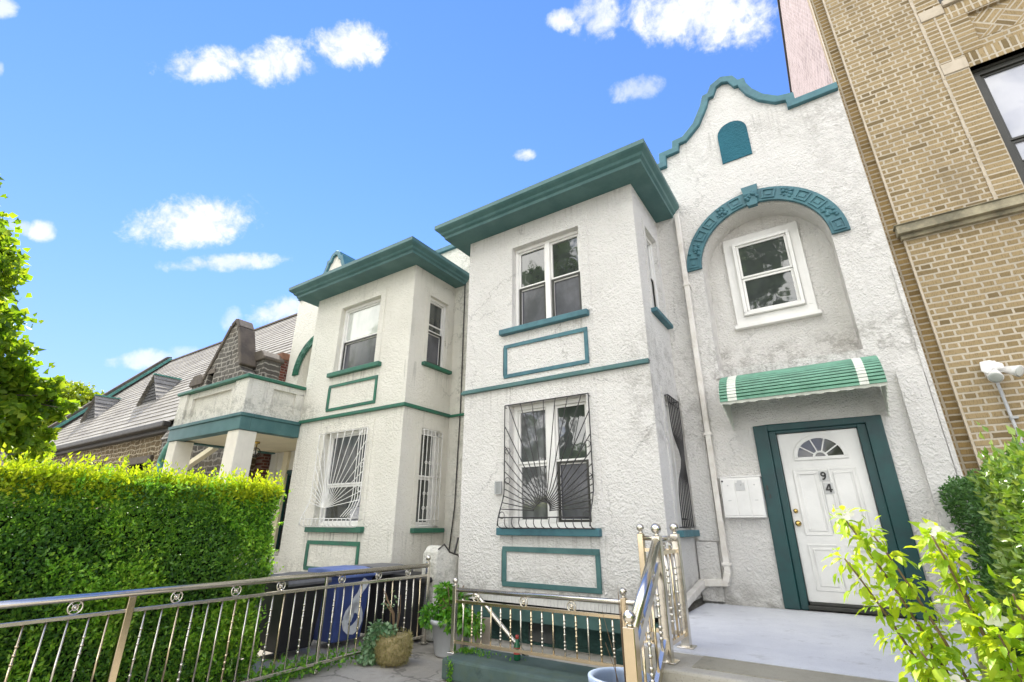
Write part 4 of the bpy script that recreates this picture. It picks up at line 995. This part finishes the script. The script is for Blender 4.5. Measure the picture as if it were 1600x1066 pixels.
t=thing('ground_weeds','low bright green weeds growing on the left end of the ledge','weeds',(-3.6,4.75,-1.305)); t['kind']='stuff'
n=170; P_=np.stack([-3.86+RNG.exponential(.16,n),RNG.normal(4.84,.05,n),np.full(n,-1.303)],1); D_=RNG.normal(size=(n,3))*.6; D_[:,2]=1; leaves('leaves',P_,D_,.035,M['leaf_pot'],t,.5)
n=90; P_=np.stack([RNG.normal(-3.72,.02,n),np.full(n,4.49),RNG.uniform(-1.5,-1.3,n)],1); D_=RNG.normal(size=(n,3))*.6; D_[:,1]-=.4; leaves('leaves',P_,D_,.03,M['leaf_pot'],t,.5)

t=thing('fence_weeds','low green weeds along the foot of the steel fence in front of the bins','weeds',(-5.2,4.2,G)); t['kind']='stuff'
n=900; P_=np.stack([RNG.normal(-5.25,.10,n),3.3+1.5*RNG.beta(1.1,2.,n)+.05*np.sin(np.arange(n)*7.),G+np.abs(RNG.normal(0,.06,n))],1); D_=RNG.normal(size=(n,3))*.7; D_[:,2]+=.8; leaves2('leaves',P_,D_,.05,M['leaf_pot'],t,.5)

SUN_E=3.0; SKY_S=.15; SKY_SAT=1.1; CLOUD=2.55; FILL_CLOUD=9.; EXPO=1.57; DUST=0.

# ------------------------------------------------------------------ tan brick apartment building
ab=thing('brick_building','tall tan brick apartment building on the right with dark window frames and stone blocks','building',(4.5,7.46,G))
BY=7.46; bf=MF(BY)
W1=(2.58,4.05,3.735,5.87); W2=(2.58,4.05,7.14,9.25); W3=(2.58,4.05,10.5,12.6); W4=(5.6,7.07,3.735,5.87); W5=(5.6,7.07,7.14,9.25); W6=(2.58,4.05,-.1,1.9)
e=MB(); hs=[rect(*w) for w in (W1,W2,W3,W4,W5)]+[rect(2.79,3.84,6.28,6.78)]
e.poly(rect(1.33,9.,G,13.45),bf,0,hs)
for h in hs[:5]: e.rim(h,bf,0,.25)
e.box(1.34,9.,7.8,22.,G,13.4)
e.build('wall',M['tan_brick'],ab)
e=MB(); e.rim(hs[5],bf,0,.05); e.poly(hs[5],bf,.05); e.build('patterned_panel',M['herring'],ab)
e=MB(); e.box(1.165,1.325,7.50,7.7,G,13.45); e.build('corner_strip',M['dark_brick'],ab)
e=MB(); e.box(1.322,1.345,7.452,7.52,G,13.45); e.box(1.16,1.172,7.485,7.51,G,13.45); e.build('corner_mortar',M['limestone'],ab)
e=MB(); e.box(1.17,1.33,7.705,22.,G,13.45); e.build('side_wall',M['pink_brick'],ab)
e=MB(); e.box(1.12,1.5,7.40,22.02,13.452,13.52); e.build('roof_coping',M['dark_frame'],ab)
e=MB(); e.mbox(bf,1.27,9.,3.60,3.72,-.13,.02); e.mbox(bf,1.30,9.,3.545,3.60,-.06,.02); e.mbox(bf,1.25,9.,3.72,3.732,-.15,.02); e.build('stone_band',M['limestone_dirty'],ab,bevel=.015)
e=MB(); e.mbox(bf,2.312,2.575,3.735,5.875,-.008,.02); e.mbox(bf,2.312,2.45,6.07,6.93,-.008,.02); e.mbox(bf,2.475,2.78,6.12,6.93,-.006,.02); e.mbox(bf,2.312,2.575,7.16,13.4,-.008,.02); e.build('window_pier',M['tan_brick_stack'],ab)
e=MB(); rj=random.Random(3)
for i in range(120):
    z0=3.735+i*.08; e.mbox(bf,2.285+rj.uniform(-.003,.003),2.312+rj.uniform(-.003,.003),z0,z0+.081,-.010-rj.uniform(0,.006),.02)
e.build('raised_joint',M['limestone'],ab); e=MB()
for i in range(11): e.mbox(bf,2.452,2.474,6.07+i*.079,6.07+i*.079+.08,-.008-rj.uniform(0,.005),.02)
e.build('raised_joint',M['limestone'],ab)
for z6 in((5.876,6.065),(6.935,7.12)):
    e=MB(); e.mbox(bf,2.315,2.585,*z6,-.022,.03); e.build('stone_block',M['limestone'],ab,bevel=.01)
e=MB(); pass
for q6 in ((2.59,4.1,5.87,6.11,-.008,.24),(2.59,4.1,6.80,7.02,-.010,.04),(5.5,7.2,5.87,6.11,-.008,.24)):
    e=MB(); e.mbox(bf,*q6); e.build('soldier_course',M['soldier'],ab)
e=MB(); e.mbox(bf,2.59,4.12,7.05,7.14,-.05,.2); e.mbox(bf,5.5,7.2,7.05,7.14,-.05,.2); e.build('window_sill',M['limestone'],ab,bevel=.008)
for w in (W1,W2,W3,W4,W5):
    window(ab,False,bf,*w,1,[('sky_blind','sky_blind',-.35)],rd=.14,split=.42,fw=.10,mat='dark_frame')
    e=MB(); e.frame(bf,w[0]-.0,w[1],w[2],w[3]-.001,.035,.085,.14); e.build('storm_frame',M['dark_frame'],ab)
t=thing('flood_light','white twin floodlight fixture on a slim conduit on the tan brick wall','floodlight',(1.72,7.40,1.6))
e=MB(); e.mbox(bf,1.63,1.75,1.60,1.77,-.06,0.); e.prism([(1.60,1.66),(1.64,1.62),(1.80,1.62),(1.80,1.72),(1.70,1.78),(1.61,1.77)],bf,-.075,-.055); e.build('junction_box',M['white_vinyl'],t,bevel=.01)
for (p0,p1) in (((1.70,7.36,1.66),(1.66,7.22,1.54)),((1.74,7.36,1.66),(1.86,7.24,1.58))):
    e=MB(); a=Vector(p0); b=Vector(p1); d=(b-a); e.tube([a,a+d*.35,a+d*.36,a+d*.8,a+d*1.05],[.018,.018,.038,.055,.068],16); h_=e.build('lamp_head',M['white_vinyl'],t,recalc=False)
    e=MB(); e.tube([a+d*1.051,a+d*1.07],[.06,.05],14); e.build('lens',M['blind'],h_,recalc=False)
e=MB(); e.tube([(1.70,7.42,1.62),(1.735,7.42,.2),(1.74,7.42,G)],.016,8)
for z in(1.1,.3,-.6): e.box(1.70,1.765,7.40,7.46,z,z+.025)
e.build('conduit',M['grey_box'],t,recalc=False)

# ------------------------------------------------------------------ stone church
ch=thing('stone_church','old dark stone church with a long slate roof and two small dormers','church',(-20.,9.,G))
cf=MF(6.5)
e=MB(); hs=[rect(-19.0,-17.7,G+.3,1.75),rect(-23.2,-21.6,G+.3,1.75),rect(-27.6,-26,G+.3,1.75)]
e.poly(rect(-31.4,-12.9,G,2.85),cf,0,hs)
for h in hs: e.rim(h,cf,0,.3)
e.box(-31.3,-13.0,6.9,17.,G,2.7); e.prism([(6.6,2.6),(11.2,8.5),(16.,2.6)],lambda u,z,d:(d,u,z),-31.3,-12.98)
e.build('wall',M['church_stone_tan'],ch)
for h in hs:
    e=MB(); e.mbox(cf,h[0][0],h[1][0],h[0][1],h[2][1],.28,.3); w=e.build('window',M['glass'],ch)
    e=MB(); e.mbox(cf,h[0][0]-.2,h[1][0]+.2,h[2][1],h[2][1]+.22,-.1,.3); e.mbox(cf,h[0][0]-.18,h[0][0],h[0][1],h[2][1],-.05,.3); e.mbox(cf,h[1][0],h[1][0]+.18,h[0][1],h[2][1],-.05,.3); e.build('stone_frame',M['cap_stone'],w,bevel=.02)
# roof laid in overlapping courses
e=MB(); n=27; y0,z0,y1,z1=6.22,2.86,11.2,8.80
for i in range(n):
    a,b=i/n,(i+1)/n; ya,za=y0+(y1-y0)*a,z0+(z1-z0)*a; yb,zb=y0+(y1-y0)*b,z0+(z1-z0)*b
    e.add([(x,y,z) for x in(-31.25,-12.85) for y,z in((ya-.02,za+.016),(yb,zb),(ya,za-.01))],[(0,3,4,1),(0,2,5,3)])
for i in range(n):
    a,b=i/n,(i+1)/n; ya,za=2*11.2-y0-(y1-y0)*a,z0+(z1-z0)*a; yb,zb=2*11.2-y0-(y1-y0)*b,z0+(z1-z0)*b
    e.add([(x,y,z) for x in(-31.25,-12.85) for y,z in((ya,za),(yb,zb))],[(0,2,3,1)])
e.build('roof',M['slate'],ch,recalc=False)
e=MB(); e.bar((-31.2,11.2,8.83),(-12.9,11.2,8.83),.16,.08); e.build('ridge_cap',M['cap_stone'],ch)
e=MB(); e.box(-31.3,-16.2,6.02,6.26,2.66,2.84); e.box(-31.3,-16.2,6.26,6.49,2.56,2.72); e.build('gutter',M['gutter'],ch,bevel=.04)
e=MB(); e.prism([(6.4,3.2),(6.9,3.35),(11.2,8.55),(11.2,9.12),(10.95,9.05),(6.6,3.95),(6.3,3.9)],lambda u,z,d:(-31.6+d,u,z),0,.38); e.build('verge_wall',M['cap_stone'],ch,bevel=.03)
e=MB(); e.bar((-31.16,6.7,3.75),(-31.16,11.15,8.98),.12,.10,(1,0,0)); e.build('copper_flashing',M['copper'],ch)
e=MB(); e.box(-33.2,-31.0,5.9,7.4,G,3.55); e.build('pier',M['church_stone'],ch)
e=MB(); e.prism([(-33.3,3.55),(-30.9,3.55),(-30.9,3.68),(-32.1,4.15),(-33.3,3.68)],lambda u,z,d:(u,5.85+d,z),0,1.6); e.build('pier_cap',M['cap_stone'],ch,bevel=.03)
e=MB(); e.tube([(-30.8,6.05,2.7),(-31.0,5.85,2.85),(-30.6,5.82,3.2),(-30.2,5.80,3.5)],.09,8); e.box(-30.35,-30.05,5.7,5.95,3.4,3.62); e.build('downpipe',M['grey_box'],ch,recalc=False)
# dormers
def dormer(xc):
    yf_=7.5; zb=4.40; zr=5.50; hw=.82; yr=11.2-(8.80-zr)/1.19-.02
    d=MB(); 
    for s in(-1,1):
        d.add([(xc,yf_-.08,zr),(xc+s*(hw+.08),yf_-.08,zb-.06),(xc+s*(hw+.06),yf_+.06,zb),(xc,yr,zr)],[(0,1,2,3)])
        N=6
        for i in range(N):
            t=i/N; q=t+1/N
            d.add([(xc+s*(hw+.08)*t,yf_-.1,zr-(zr-zb+.06)*t+.03),(xc+s*(hw+.08)*q+s*.01,yf_-.1,zr-(zr-zb+.06)*q+.045),(xc+s*hw*q+s*.01,yr+(yf_-yr)*q,zr-(zr-zb)*q+.05),(xc+s*hw*t,yr+(yf_-yr)*t,zr-(zr-zb)*t+.03)],[(0,1,2,3)])
    o=d.build('dormer',M['slate'],ch,recalc=False)
    d=MB(); d.prism([(xc-hw*.95,zb-.05),(xc+hw*.95,zb-.05),(xc,zr-.06)],lambda u,z,k:(u,yf_+.02+k,z),0,.05)
    for i in range(7):
        z=zb+i*.13; w_=hw*.9*(1-(z-zb)/(zr-zb)); 
        if w_>.06: d.bar((xc-w_,yf_-.005,z),(xc+w_,yf_-.005,z),.015,.03)
    d.build('louver',M['louver'],o)
    d=MB(); d.bar((xc,yf_-.1,zr+.06),(xc,yr,zr+.07),.10,.05); d.build('ridge_flashing',M['copper'],o)
dormer(-28.0); dormer(-21.95)
# cross gable facing the street
gf=MF(6.3)
gp=[(-15.6,G),(-12.72,G),(-12.72,3.75),(-13.05,4.0),(-13.55,5.2),(-13.72,5.42),(-13.95,5.30),(-14.95,3.85),(-15.6,3.80)]
e=MB(); sl_=rect(-14.75,-14.42,3.1,4.05); e.poly(gp,gf,0,[sl_]); e.rim(gp,gf,0,.36); e.rim(sl_,gf,0,.2); e.poly(gp,gf,.36); e.build('gable',M['church_stone'],ch)
e=MB(); e.poly(sl_,gf,.18); e.mbox(gf,-14.80,-14.37,4.05,4.17,-.02,.2); e.build('slit_window',M['cap_stone'],ch)
e=MB()
for p,q in (((-14.97,3.93),(-13.95,5.40)),((-13.95,5.40),(-13.72,5.54)),((-13.72,5.54),(-13.5,5.25)),((-13.5,5.25),(-13.0,4.05))):
    e.bar((p[0],6.48,p[1]),(q[0],6.48,q[1]),.46,.12,(-(q[1]-p[1]),0,q[0]-p[0]))
e.prism([(-15.7,3.80),(-14.93,3.80),(-14.93,3.95),(-15.1,4.12),(-15.5,4.12),(-15.7,3.95)],gf,-.06,.42); e.build('gable_coping',M['cap_stone'],ch,bevel=.03)
e=MB(); e.box(-15.75,-15.0,5.95,6.299,G,2.2); e.prism([(5.9,2.2),(6.299,2.2),(6.299,3.0)],lambda u,z,d:(-15.8+d,u,z),0,.85); e.build('buttress',M['church_stone'],ch)
e=MB(); e.box(-13.35,-12.62,6.72,7.2,2.9,4.25); e.build('chimney',M['church_stone'],ch)
e=MB(); e.prism([(-13.42,4.25),(-12.58,4.25),(-12.58,4.33),(-12.8,4.55),(-13.2,4.55),(-13.42,4.33)],lambda u,z,d:(u,6.66+d,z),0,.62); e.build('chimney_cap',M['cap_stone'],ch,bevel=.03)
e=MB(); e.box(-13.1,-12.70,7.21,9.2,G,4.40); e.build('end_parapet',M['red_brick'],ch)
e=MB(); e.box(-13.15,-12.66,7.21,9.2,4.40,4.62); e.build('end_coping',mat_plain('red_cap_stone',(.24,.12,.075),.85,.3,3.),ch,bevel=.03)
e=MB(); e.tube([(-15.2,5.85,1.6),(-14.9,5.8,1.9),(-14.2,5.75,2.3),(-13.6,5.75,2.35)],.10,8); e.tube([(-15.2,5.85,G),(-15.2,5.85,1.6)],.10,8); e.build('copper_pipe',M['copper'],ch,recalc=False)
e=MB(); e.bar((-14.3,6.0,1.30),(-12.75,6.0,1.78),.14,.12); e.build('pale_beam',M['soffit_cream'],ch)

# ------------------------------------------------------------------ hedges
def hedge(name,label,x0,x1,y0,y1,zt,face,nface,size,mat,lob=.05,shoots=0,smat=None,smat2=None,top=1.,rough=.13):
    t=thing(name,label,'hedge',((x0+x1)/2,(y0+y1)/2,G))
    xi=.28
    e=MB(); e.box(x0+xi,x1-xi,y0+xi,y1-xi,G,zt-.22); e.build('dark_core',M['core_hedge'],t)  # dark core box added inside the leaves to block light
    def lumpy(P,ax,sg):
        a=P.copy(); ph=np.sin(a[:,0]*3.1+a[:,1]*2.3+a[:,2]*3.7)+np.sin(a[:,1]*5.3+a[:,2]*4.1+1.)+np.sin(a[:,2]*7.+a[:,0]*6.)
        P[:,ax]+=sg*lob*ph/2; return P
    Ps=[];Ds=[]
    def add(ax,sg,n):
        u=RNG.uniform(0,1,(n,3)); P=np.array([x0,y0,G])+u*np.array([x1-x0,y1-y0,zt-G])
        P[:,ax]={(0,1):x1,(0,-1):x0,(1,1):y1,(1,-1):y0,(2,1):zt}[(ax,sg)]
        P=lumpy(P,ax,sg); P[:,ax]-=sg*np.abs(RNG.normal(size=n))*rough
        D=RNG.normal(size=(n,3))*.75; D[:,ax]+=sg*.55; D[:,2]+=.45
        Ps.append(P);Ds.append(D)
    A={(0,1):(y1-y0)*(zt-G),(0,-1):(y1-y0)*(zt-G),(1,1):(x1-x0)*(zt-G),(1,-1):(x1-x0)*(zt-G),(2,1):(x1-x0)*(y1-y0)}
    for k in face: add(*k,int(nface*A[k]*(top if k[0]==2 else 1)))
    leaves('foliage',np.vstack(Ps),np.vstack(Ds),size,mat,t,.52)
    if shoots:
        if (0,1) in face:
            n=6000; P=np.stack([np.full(n,x1),RNG.uniform(y0,y1,n),RNG.uniform(G,zt,n)],1)
            cl_=np.sin(P[:,1]*4.3+np.sin(P[:,2]*3.7)*1.3)+np.sin(P[:,2]*6.1+P[:,1]*2.2+1.)+np.sin(P[:,1]*11.+P[:,2]*9.)*.7
            P=P[cl_+RNG.normal(size=n)*.5>.55]; n=len(P); P=lumpy(P,0,1); k=9
            ax_=RNG.normal(size=(n,3))*.45; ax_[:,2]+=.9; ax_[:,0]+=.45; ln=RNG.uniform(.05,.13,(n,1))
            P=(P[:,None,:]+(np.linspace(-.3,1,k)[None,:,None]*(ax_*ln)[:,None,:])).reshape(-1,3)+RNG.normal(size=(n*k,3))*.008
            D=RNG.normal(size=(n*k,3))*.8; D[:,0]+=.4; D[:,2]+=.5
            leaves('sunlit_sprigs',P,D,size,smat2,t,.5)  # lighter sprigs, with sunlit flecks of the face put into their colour
        n=shoots; Ps=[];Ds=[]
        bx=RNG.uniform(x0,x1,n); e_=RNG.uniform(0,1,n)<.6
        bx=np.where(e_,x1-np.abs(RNG.normal(size=n))*.12+.03,bx) if (0,1) in face else bx
        by=RNG.uniform(y0,y1,n); hgt=np.minimum(RNG.exponential(.055,n)+.01,.22)
        dep=np.minimum(RNG.exponential(.035,n),.2)+.03
        for k in range(9):
            f=k/8
            P=np.stack([bx+RNG.normal(size=n)*.012,by+RNG.normal(size=n)*.012,zt-dep+f*(hgt+dep)],1)
            D=RNG.normal(size=(n,3))*.8; D[:,2]+=.5+f; Ps.append(P);Ds.append(D)
        leaves('new_shoots',np.vstack(Ps),np.vstack(Ds),size*1.05,smat,t,.5)
    return t
hedge('hedge','tall clipped green hedge with yellow new shoots along the left steel fence',-7.6,-5.50,-1.4,3.42,.34,[(0,1),(1,1),(2,1),(1,-1)],7600,.040,M['leaf_hedge'],.085,4600,M['leaf_shoot'],M['leaf_sprig'],.35,.07)
hedge('hedge','glossy sunlit hedge at the right edge beside the steps',.66,2.3,1.5,4.05,.30,[(0,-1),(1,1),(2,1),(1,-1)],5200,.044,M['leaf_gloss'],.07,500,M['leaf_gloss'],None,.6)
hedge('hedge','dark shaded hedge between the stoop and the tan brick wall',.95,2.2,4.6,7.3,.40,[(0,-1),(1,-1),(2,1)],4200,.042,M['leaf_dark'],.05,0,None,None,.6)
# flowering mallow beside the steps
t=thing('flowering_bush','tall yellow green mallow with white flowers leaning over the steps','bush',(.40,2.55,G))
st_=[((.38,2.55,G),(.26,2.56,-.62),(-.02,2.60,.03)),((.40,2.5,G),(.30,2.52,-.62),(.06,2.58,-.02)),((.45,2.55,G),(.37,2.56,-.6),(.255,2.60,-.03)),((.42,2.62,G),(.36,2.66,-.62),(.29,2.66,-.06)),((.36,2.6,G),(.22,2.6,-.70),(-.05,2.60,-.13)),((.50,2.5,G),(.45,2.5,-.7),(.42,2.50,-.22)),((.44,2.45,G),(.40,2.43,-.7),(.34,2.43,-.34)),((.34,2.5,G),(.25,2.48,-.74),(.12,2.47,-.42)),((.55,2.62,G),(.52,2.66,-.66),(.50,2.70,-.34))]
e=MB(); P_=[];D_=[];FL=[]
for a,b,c in st_:
    a,b,c=np.array(a),np.array(b),np.array(c)
    q=[(1-u)**2*a+2*u*(1-u)*(b+(b-(a+c)/2)*.3)+u*u*c for u in np.linspace(0,1,14)]
    e.tube([tuple(x) for x in q],list(np.linspace(.010,.003,14)),6)
    for k in range(4,14):
        nn=32 if k<11 else 26
        base=np.array(q[k]); d=unit(nn); d[:,2]-=.15
        off=d*RNG.uniform(.005,.075,(nn,1)); P_.append(base+off); D_.append(d+np.array([-.15,-.25,.0]))
leaves2('foliage',np.vstack(P_),np.vstack(D_),.042,M['leaf_bush'],t,.52,.5,.5)
e.build('stems',M['twig'],t,recalc=False)
for c in((-.015,2.60,.045),(.255,2.60,-.012),(.29,2.66,-.03),(.35,2.50,-.30),(.19,2.45,-.50)):
    f=MB(); c=Vector(c)
    for k in range(5):
        a=2*math.pi*k/5; d=Vector((math.cos(a),-.35,math.sin(a)*.8)); s=Vector((-math.sin(a),0,math.cos(a)))*.013
        f.add([c,c+d*.018+s,c+d*.032+s*.6,c+d*.036,c+d*.032-s*.6,c+d*.018-s],[(0,1,2,3,4,5)])
    f.ball(c,.007,8); f.build('flower',M['flower'],t,recalc=False)

# ------------------------------------------------------------------ trees
def tree(name,label,base,clumps,nleaf,size,mat,trunk_r,limb_to,group=None,wr=.75):
    t=thing(name,label,'tree',base,group)
    b=Vector(base); e=MB(); top=Vector((base[0],base[1],limb_to))
    e.tube([b,b+(top-b)*.3+Vector((.05,.04,0)),b+(top-b)*.65,top],[trunk_r*1.35,trunk_r,trunk_r*.75,trunk_r*.3],10)
    for i,(c,r) in enumerate(clumps):
        c=Vector(c); s=b+(top-b)*(.35+.5*(i%5)/5); mid=(s+c)/2+Vector((0,0,-.25*r))
        e.tube([s,mid,c],[trunk_r*.4,trunk_r*.22,.012],6)
        for j in range(3):
            d=Vector(tuple(unit(1)[0]))*r*.9; e.tube([mid*.4+c*.6,c+d],[trunk_r*.12,.006],5)
    e.build('trunk',M['bark'],t,recalc=False)
    tot=sum(r**2 for _,r in clumps); Ps=[];Ds=[]
    for c,r in clumps:
        n=int(nleaf*r**2/tot); k=max(3,int(n/55))
        sub=unit(k)*(RNG.uniform(.45,1.,k)**.7)[:,None]*r*np.array([1,1,.8])
        idx=RNG.integers(0,k,n); P=np.array(c)+sub[idx]+RNG.normal(size=(n,3))*r*np.array([.17,.17,.085])
        D=RNG.normal(size=(n,3)); D[:,2]-=.4; Ps.append(P);Ds.append(D)
    leaves('crown',np.vstack(Ps),np.vstack(Ds),size,mat,t,wr,.2)
    return t
rt=random.Random(5)
cl=[((-14.4,.15,6.6),.95),((-14.4,.75,5.9),.80),((-14.4,1.0,5.0),.85),((-14.4,1.2,4.3),.85),((-14.4,1.0,3.5),1.0),((-14.3,1.75,3.05),.80),((-14.3,2.55,2.72),.55),((-14.3,3.1,2.55),.38),((-14.4,2.3,2.0),.75),((-14.3,1.5,1.6),.9),((-14.5,.4,2.6),1.2),((-14.5,-.6,4.2),1.6),((-14.5,-.9,6.2),1.4),((-14.5,-1.6,2.8),1.4),((-15.4,.4,5.2),1.1),((-13.6,-.8,5.),1.1),((-14.4,-.4,7.4),.8),((-14.35,2.95,1.55),.45)]
tree('maple_tree','big bright green maple at the left edge in front of the church pier',(-14.5,-.2,G),cl,62000,.15,M['leaf_tree'],.20,5.6,wr=.9)
cl=[((-40,9.3,7.3),1.5),((-40,10.6,6.9),1.2),((-40,11.3,7.5),.75),((-40,8.2,6.3),1.7),((-40,9.9,5.6),1.6),((-40,7.,5.4),1.9),((-40.5,11.6,5.8),1.5),((-40,6.,7.),1.4),((-40,5.,5.),1.9),((-40,12.6,6.9),.7)]
tree('ash_tree','yellow green tree beyond the far end of the church roof',(-40.,8.6,G),cl,26000,.26,M['leaf_yellow'],.28,6.4)
for i,(x,y,h,lab) in enumerate(((-12.8,-12.5,21.,'broad street tree across the road, opposite the cream house'),(-2.6,-13.2,19.,'tall street tree across the road, opposite the white house bay'),(4.6,-12.8,16.5,'street tree across the road, opposite the front door'),(-20.5,-13.,20.,'street tree across the road, opposite the church'))):
    cl=[]
    for k in range(24):
        a=rt.uniform(0,6.28); q=rt.uniform(.4,3.4); cl.append(((x+q*math.cos(a),y+q*math.sin(a),rt.uniform(2.8,h-1.5)),rt.uniform(1.1,1.8)))
    tree('street_tree',lab,(x,y,G),cl,9000,.36,M['leaf_street'],.22,h*.62,'street trees across the road',.8)

# ------------------------------------------------------------------ sky, sun, camera
SUN=Vector((-.5,.30,.81)).normalized()
sun=bpy.data.lights.new('sun','SUN'); sun.energy=SUN_E; sun.angle=R(.53); sun.color=(1.,.95,.86)
so=bpy.data.objects.new('sun',sun); COL.objects.link(so); so.rotation_euler=(-SUN).to_track_quat('-Z','Y').to_euler(); so.location=SUN*60
wd=bpy.data.worlds.new('World'); scene.world=wd; wd.use_nodes=True; n=NT(wd.node_tree)
sky=n.node('ShaderNodeTexSky',sky_type='NISHITA'); sky.sun_disc=False; sky.sun_elevation=math.asin(SUN.z); sky.sun_rotation=math.atan2(SUN.x,SUN.y); sky.altitude=10; sky.air_density=1.0; sky.dust_density=DUST; sky.ozone_density=2.2
d=n.node('ShaderNodeTexCoord').outputs['Generated']; dx,dy,dz=n.xyz(d)
hs=n.node('ShaderNodeHueSaturation',{'Color':sky.outputs[0],'Saturation':SKY_SAT,'Value':1.,'Hue':.5,'Fac':1.}).outputs[0]
hs=n.mix(1.,hs,(.43,.485,.69),'MULTIPLY')
hz=n.m('POWER',n.m('SUBTRACT',1.,n.m('MAXIMUM',dz,0.)),3.5)
hs=n.mix(n.m('MULTIPLY',hz,.85,clamp=True),hs,(.94,.92,2.15))
CL=[((-0.7080,0.1959,0.6784),(9.5336,17.4259,4.9062),(20.4052,-36.7139,31.8726),1),
((-0.6426,0.2696,0.7172),(11.9131,15.8630,4.6962),(14.4790,-28.3976,23.6298),1),
((-0.5518,0.3370,0.7628),(11.6187,15.5479,1.5265),(17.8487,-24.0337,23.5072),1),
((-0.2440,0.5269,0.8142),(43.9592,14.3729,3.8369),(24.4947,-57.7141,44.6513),0.85),
((-0.1942,0.5534,0.8099),(28.6921,0.6916,6.3787),(3.0606,-28.0833,19.9114),0.85),
((-0.0472,0.6223,0.7814),(9.1045,2.1907,-1.2022),(12.3248,-18.7500,15.6558),1),
((-0.1708,0.6597,0.7319),(24.9230,5.3361,0.9818),(15.7516,-41.1544,40.7309),0.5),
((-0.3870,0.6335,0.6701),(44.2710,23.7653,3.0489),(32.0697,-64.8268,79.7200),0.8),
((-0.8309,0.2802,0.4807),(6.1890,11.8061,3.8044),(7.7217,-17.2141,23.3567),1),
((-0.8323,0.3447,0.4340),(6.6451,12.0499,3.1573),(18.4554,-35.1481,63.2202),0.75),
((-0.9084,0.1202,0.4004),(19.4726,77.6394,20.8102),(23.7754,-36.2521,64.7544),0.8),
((-0.9126,0.0978,0.3969),(9.6596,64.8847,6.1973),(42.0430,-12.9020,99.7236),0.5),
((-0.8140,0.4470,0.3711),(12.4085,15.9212,8.0036),(2.7764,-23.8865,34.8172),0.7),
((-0.8578,0.3831,0.3426),(33.1164,62.3757,13.0726),(11.8449,-18.1238,49.8422),0.4),
((-0.9223,0.2919,0.2533),(10.1986,25.1969,8.0449),(10.7559,-29.0036,72.4488),0.65),
((-0.8993,0.3405,0.2744),(19.9588,44.5146,10.0981),(16.5416,-25.3616,85.4856),0.4),
((-0.7845,-0.0104,0.6201),(15.7123,76.2304,21.1414),(47.9898,-72.9350,59.4415),0.7),
((-0.8258,0.0137,0.5638),(55.8099,270.7467,75.0890),(57.3224,-87.1686,85.9907),0.5),
((-0.0027,0.6074,0.7944),(14.9880,2.9259,-2.1973),(14.2143,-21.6189,16.5552),1)]
nz=n.noise(d,21.,6,.62,.4); nz2=n.noise(n.v('ADD',d,(4.,1.,2.)),70.,5,.65)
wob=n.m('ADD',n.m('MULTIPLY',n.m('SUBTRACT',nz,.5),4.4),n.m('MULTIPLY',n.m('SUBTRACT',nz2,.5),2.2))
cov=None
for (c,a,b,den) in CL:
    q=n.v('SUBTRACT',d,c); u=n.v('DOT_PRODUCT',q,a); v=n.v('DOT_PRODUCT',q,b)
    r2=n.m('ADD',n.m('MULTIPLY',u,u),n.m('MULTIPLY',v,v))
    k=n.m('MULTIPLY',n.sm(n.m('ADD',n.m('SUBTRACT',1.5,r2),wob),-.5,1.7),den)
    cov=k if cov is None else n.m('MAXIMUM',cov,k)
# unseen bright clouds added behind the camera to light the shaded facade
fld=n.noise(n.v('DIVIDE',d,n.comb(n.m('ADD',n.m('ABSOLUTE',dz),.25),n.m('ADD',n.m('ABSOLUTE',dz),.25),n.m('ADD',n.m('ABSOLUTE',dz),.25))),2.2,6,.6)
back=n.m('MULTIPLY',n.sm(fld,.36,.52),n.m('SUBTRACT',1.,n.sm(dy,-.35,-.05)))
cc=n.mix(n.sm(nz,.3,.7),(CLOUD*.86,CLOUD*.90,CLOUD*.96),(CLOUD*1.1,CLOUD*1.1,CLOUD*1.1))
col=n.mix(back,n.mix(cov,hs,cc),(FILL_CLOUD,FILL_CLOUD*.985,FILL_CLOUD*.94))
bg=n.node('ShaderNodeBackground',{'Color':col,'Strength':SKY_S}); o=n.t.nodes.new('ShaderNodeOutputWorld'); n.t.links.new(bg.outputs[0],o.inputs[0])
wd.cycles.sampling_method='MANUAL'; wd.cycles.sample_map_resolution=1024

cd=bpy.data.cameras.new('camera'); cam=bpy.data.objects.new('camera',cd); COL.objects.link(cam); scene.camera=cam
cd.sensor_fit='HORIZONTAL'; cd.sensor_width=36.; cd.lens=749.34/1600*36; cd.clip_start=.05; cd.clip_end=2000
p_,y_,r_=R(20.93),R(33.467),R(.136)
fh=Vector((-math.sin(y_),math.cos(y_),0)); ri=Vector((math.cos(y_),math.sin(y_),0)); fw=fh*math.cos(p_)+Vector((0,0,math.sin(p_))); up=Vector((0,0,math.cos(p_)))-fh*math.sin(p_)
r2=ri*math.cos(r_)+up*math.sin(r_); u2=up*math.cos(r_)-ri*math.sin(r_)
cam.matrix_world=Matrix(((r2.x,u2.x,-fw.x,0),(r2.y,u2.y,-fw.y,0),(r2.z,u2.z,-fw.z,H),(0,0,0,1)))
scene.view_settings.view_transform='Standard'; scene.view_settings.look='None'; scene.view_settings.exposure=EXPO; scene.view_settings.gamma=1.; scene.view_settings.use_curve_mapping=False
scene.cycles.max_bounces=8; scene.cycles.diffuse_bounces=4; scene.cycles.glossy_bounces=4; scene.cycles.transparent_max_bounces=8; scene.cycles.use_denoising=True
scene.cycles.sample_clamp_indirect=6.; scene.cycles.sample_clamp_direct=10.
